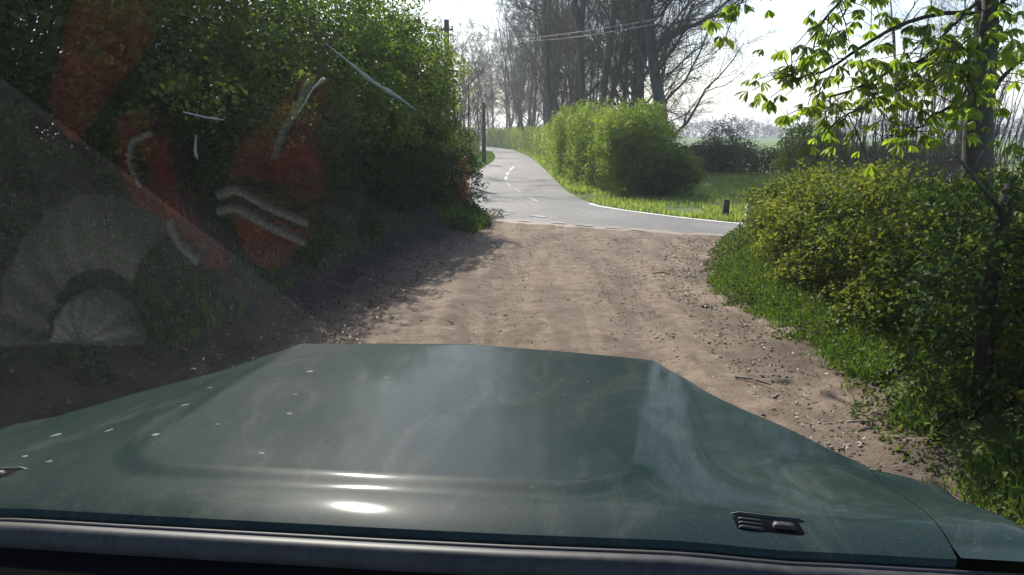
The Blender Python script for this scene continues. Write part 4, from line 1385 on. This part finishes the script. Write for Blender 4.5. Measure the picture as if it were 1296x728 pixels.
# recessed washer/vent units at both rear corners of the bonnet
for (v, u) in ((.185, 1.005), (-.985, .965)):
    s_ = v - VC
    zc = float(bonnet_z(np.array(s_), np.array(u)))
    def patch(nm, dv0, dv1, du0, du1, h, mm, par, slant=0.0):
        A_, B_ = np.meshgrid(np.linspace(dv0, dv1, 8), np.linspace(du0, du1, 6))
        A_ = A_ + slant * (B_ - du0)
        X2, Y2 = v + A_, u + B_ - .10 * A_ * 0 + .09 * A_
        Z2 = bonnet_z(X2 - VC, Y2) + h
        edge_ = np.ones_like(Z2); edge_[1:-1, 1:-1] = 0
        o_ = sheet(nm, X2, Y2, Z2 - edge_ * (h + .002), mm)
        o_.parent = par
        return o_
    ve = patch('vent', -.052, .052, -.018, .020, .0022, black, car, -.15)
    patch('vent_rim', -.056, .056, .019, .0235, .0040, rubber, ve)
    patch('nozzle', .000, .034, -.008, .006, .0065, rubber, ve)
    for j_ in range(3):
        patch('slat', -.046, -.008, -.013 + j_ * .009, -.010 + j_ * .009, .0038, rubber, ve)

# windscreen
TH = R(50)
def on_glass(v, w, off=0.0):
    """w = distance up the glass from its foot; off = towards the cabin"""
    return np.array([v, .85 - w * math.cos(TH) - off * math.sin(TH), 1.27 + w * math.sin(TH) - off * math.cos(TH)])


clear = bpy.data.materials.new('clear_glass'); clear.use_nodes = True
nd = clear.node_tree.nodes; nd.remove(nd['Principled BSDF'])
tb_ = nd.new('ShaderNodeBsdfTransparent'); tb_.inputs[0].default_value = (.97, .97, .97, 1)
clear.node_tree.links.new(tb_.outputs[0], nd['Material Output'].inputs['Surface'])
Vv = [on_glass(-1.33, .0), on_glass(.53, .0), on_glass(.53, 1.02), on_glass(-1.33, 1.02), on_glass(-1.33, .0, -.005), on_glass(.53, .0, -.005), on_glass(.53, 1.02, -.005), on_glass(-1.33, 1.02, -.005)]
ws = link('windscreen', new_mesh('windscreen', np.array(Vv), quads=np.array([[0, 1, 2, 3], [7, 6, 5, 4], [0, 4, 5, 1], [1, 5, 6, 2], [2, 6, 7, 3], [3, 7, 4, 0]])), clear, car)


def film_mat(name, gloss_w, dust_w, dcol, noise_scale):
    m = bpy.data.materials.new(name); m.use_nodes = True
    nd, lk = m.node_tree.nodes, m.node_tree.links
    nd.remove(nd['Principled BSDF'])
    t = nd.new('ShaderNodeBsdfTransparent')
    g_ = nd.new('ShaderNodeBsdfGlossy'); g_.inputs['Roughness'].default_value = .024
    d = nd.new('ShaderNodeBsdfTranslucent'); d.inputs[0].default_value = (*dcol, 1)
    m1 = nd.new('ShaderNodeMixShader'); m2 = nd.new('ShaderNodeMixShader')
    n_ = noise(nd, lk, noise_scale, 8, .75)
    mr = nd.new('ShaderNodeMapRange')
    mr.inputs[1].default_value = .3; mr.inputs[2].default_value = .75
    mr.inputs[3].default_value = dust_w * .6; mr.inputs[4].default_value = dust_w * 1.7
    lk.new(n_, mr.inputs[0]); lk.new(mr.outputs[0], m1.inputs[0])
    lk.new(t.outputs[0], m1.inputs[1]); lk.new(d.outputs[0], m1.inputs[2])
    m2.inputs[0].default_value = gloss_w
    lk.new(m1.outputs[0], m2.inputs[1]); lk.new(g_.outputs[0], m2.inputs[2])
    lk.new(m2.outputs[0], nd['Material Output'].inputs['Surface'])
    return m


def film(name, poly, off, mat_, label):
    V = np.array([on_glass(v, w, off) for v, w in poly])
    o = link(name, new_mesh(name, V, faces=[list(range(len(poly)))]), mat_, ws)
    if label:
        o['label'] = label
    return o


SW = math.sin(TH)
film('dust_film', [(-.205, .455), (-.222, .509), (-.28, .62), (-.34, .731), (-.48, .95), (-1.30, .95), (-1.30, .10), (-.62, .10), (-.42, .24), (-.28, .38)], .002, film_mat('dusty_glass', .036, .006, (.8, .82, .8), 30), 'dusty unwiped corner of the windscreen')
film('gloss_patch', [(-.224, .51), (-.20, .57), (-.165, .62), (-.145, .72), (-.15, .77), (-.30, .79), (-.40, .80), (-.345, .729), (-.283, .618)], .0025, film_mat('glossy_glass', .036, .0015, (.8, .8, .8), 40), 'added glossy patch of windscreen reflecting red cloth')  # glossy patch added so the clear pane mirrors the red cloth; no grease
# streaks on the outside of the glass
str_m = mat('dried_streak', (.34, .35, .34), .9)[0]


def glass_point(px, py, off=-.0065):
    a = at(px, py, 1.0) - np.array([0, 0, EYE])
    dv = a[0] * math.cos(YAW) - a[1] * math.sin(YAW); du = a[0] * math.sin(YAW) + a[1] * math.cos(YAW); dz = a[2]
    nu, nz = -math.sin(TH), -math.cos(TH)
    t = ((.85 - off * math.sin(TH)) * nu + (1.27 - off * math.cos(TH) - EYE) * nz) / (du * nu + dz * nz)
    return np.array([dv * t, du * t, EYE + dz * t])


for pts, wd in (([(412, 55), (440, 78), (470, 100), (500, 122), (528, 140)], [.0003, .0007, .0013, .0009, .0003]), ([(410, 100), (395, 112), (380, 140)], [.0013, .0006, .0004]), ([(232, 142), (258, 148), (284, 152)], [.0005, .0005, .0004]), ([(248, 172), (246, 192), (250, 202)], [.0005, .001, .0004])):
    g = Geo(); P = np.array([glass_point(*p_) for p_ in pts]); P[1:-1] += np.random.RandomState(1).normal(size=(len(P) - 2, 3)) * .0004
    P = spline(P, 24)
    w_ = np.interp(np.linspace(0, 1, 24), np.linspace(0, 1, len(wd)), wd) * np.random.RandomState(2).uniform(.5, 1.4, 24)
    g.poly(P, w_, 6)
    link('streak', g.mesh('streak'), str_m, ws)

# ------------------------------------------------------------------ things on the dashboard (seen mirrored in the glass)
def lumpy(name, outline, zbase, thick, mat_, parent, seed, sub=22, stripe=None):
    """a soft padded shape over an outline (v,u)"""
    O = np.array(outline, float)
    c = O.mean(0)
    k_ = 48
    d = np.concatenate([[0], np.cumsum(np.linalg.norm(np.diff(np.vstack([O, O[:1]]), axis=0), axis=1))])
    Oc = np.vstack([O, O[:1]])
    t = np.linspace(0, d[-1], k_, endpoint=False)
    B = np.stack([np.interp(t, d, Oc[:, j]) for j in range(2)], 1)
    for _ in range(2):
        B = .25 * np.roll(B, 1, 0) + .5 * B + .25 * np.roll(B, -1, 0)
    rows = []
    for f in np.linspace(1, 0, sub):
        xy = c + (B - c) * f
        z = zbase + thick * (1 - f ** 4) ** .5 * (.8 + .25 * vnoise(xy[:, 0], xy[:, 1], .035, seed) + .12 * vnoise(xy[:, 0], xy[:, 1], .014, seed + 2))
        rows.append(np.column_stack([xy, z]))
    A = np.array(rows)
    A = np.concatenate([A, A[:, :1]], 1)
    o = sheet(name, A[..., 0], A[..., 1], A[..., 2], mat_)
    o.parent = parent
    return o


m, p, nd, lk = mat('red_cloth', (.42, .02, .02), .8, 0, .2)
n1 = noise(nd, lk, 18, 6, .65)
lk.new(ramp(nd, lk, n1, [(.3, (.18, .015, .02)), (.7, (.42, .035, .045))]), p.inputs['Base Color'])
bump(nd, lk, n1, p, .6, .01)
M['red'] = m
pale = mat('pale_webbing', (.5, .48, .46), .7)[0]
Mc = Matrix.Rotation(-YAW, 4, 'Z')


def on_dash(name, label, cat, v, u):
    p_ = Mc @ Vector((v, u, 0))
    e = empty(name, (p_.x, p_.y, 1.206), -YAW)
    tag(e, label, cat)
    return e


def rel(P, v, u): return [(a - v, b - u) for a, b in P]


def ribbon(name, pts, w, parent, mat_, h):
    P = spline([(a, b, h) for a, b in pts], 16)
    g = Geo()
    T = unit(np.gradient(P, axis=0)); N = np.cross(T, [0, 0, 1])
    A = np.stack([P + N * w / 2 - [0, 0, .004], P + N * w / 2 * .8 + [0, 0, .002], P - N * w / 2 * .8 + [0, 0, .002], P - N * w / 2 - [0, 0, .004]], 1)
    o = sheet(name, A[..., 0], A[..., 1], A[..., 2], mat_)
    o.parent = parent
    return o


e = on_dash('red_glove', 'red padded glove with two pale stripes, reflected in the windscreen', 'glove', -.48, .36)
lumpy('body', rel([(-.55, .31), (-.50, .27), (-.44, .20), (-.405, .21), (-.42, .30), (-.41, .38), (-.45, .45), (-.50, .49), (-.545, .45), (-.56, .38)], -.48, .36), 0, .035, M['red'], e, 3)
ribbon('stripe', rel([(-.555, .385), (-.53, .375), (-.48, .40), (-.425, .42)], -.48, .36), .013, e, pale, .040)
ribbon('stripe', rel([(-.555, .405), (-.53, .40), (-.48, .425), (-.43, .445)], -.48, .36), .012, e, pale, .038)
ribbon('cuff_stripe', rel([(-.475, .335), (-.465, .30), (-.445, .27), (-.43, .235)], -.48, .36), .009, e, pale, .040)
e = on_dash('red_scarf', 'crumpled dark red cloth with pale curved piping, reflected in the windscreen', 'cloth', -.65, .36)
lumpy('fold', rel([(-.73, .27), (-.68, .25), (-.64, .28), (-.63, .34), (-.59, .40), (-.545, .47), (-.57, .49), (-.64, .45), (-.70, .40), (-.73, .33)], -.65, .36), 0, .03, M['red'], e, 6)
lumpy('fold', rel([(-.80, .10), (-.74, .09), (-.66, .10), (-.67, .16), (-.74, .24), (-.80, .32), (-.84, .26)], -.65, .36), 0, .028, M['red'], e, 8)
ribbon('piping', rel([(-.655, .30), (-.685, .31), (-.69, .34), (-.67, .375)], -.65, .36), .008, e, pale, .033)
ribbon('piping', rel([(-.63, .42), (-.615, .45), (-.585, .475)], -.65, .36), .014, e, pale, .030)
# ribbed cap
e = on_dash('ribbed_cap', 'pale grey ribbed cap with a curved brim, reflected in the windscreen', 'cap', -.74, .57)
capm = mat('grey_knit', (.30, .30, .28), .9)[0]
th_ = np.linspace(.28 * math.pi, 1.02 * math.pi, 90)
rr_ = np.linspace(.082, .165, 14)
TH2, RR2 = np.meshgrid(th_, rr_)
rib = .004 * np.cos(TH2 * 19 + RR2 * 30)
A = np.stack([RR2 * np.cos(TH2) * 1.0, -RR2 * np.sin(TH2) * 1.25 + .02, .02 + .02 * np.sin((RR2 - .082) / .083 * math.pi) + rib], -1)
o = sheet('brim', A[..., 0], A[..., 1], A[..., 2], capm); o.parent = e
rr_ = np.linspace(.0, .062, 12)
TH2, RR2 = np.meshgrid(np.linspace(0, math.pi, 50), rr_)
A = np.stack([RR2 * np.cos(TH2) * 1.15, -RR2 * np.sin(TH2) * 1.2 + .02, .015 + .04 * np.sqrt(np.clip(1 - (RR2 / .0625) ** 2, 0, 1)) + .002 * np.cos(TH2 * 14)], -1)
o = sheet('dome', A[..., 0], A[..., 1], A[..., 2], mat('pale_knit', (.75, .75, .7), .9)[0]); o.parent = e
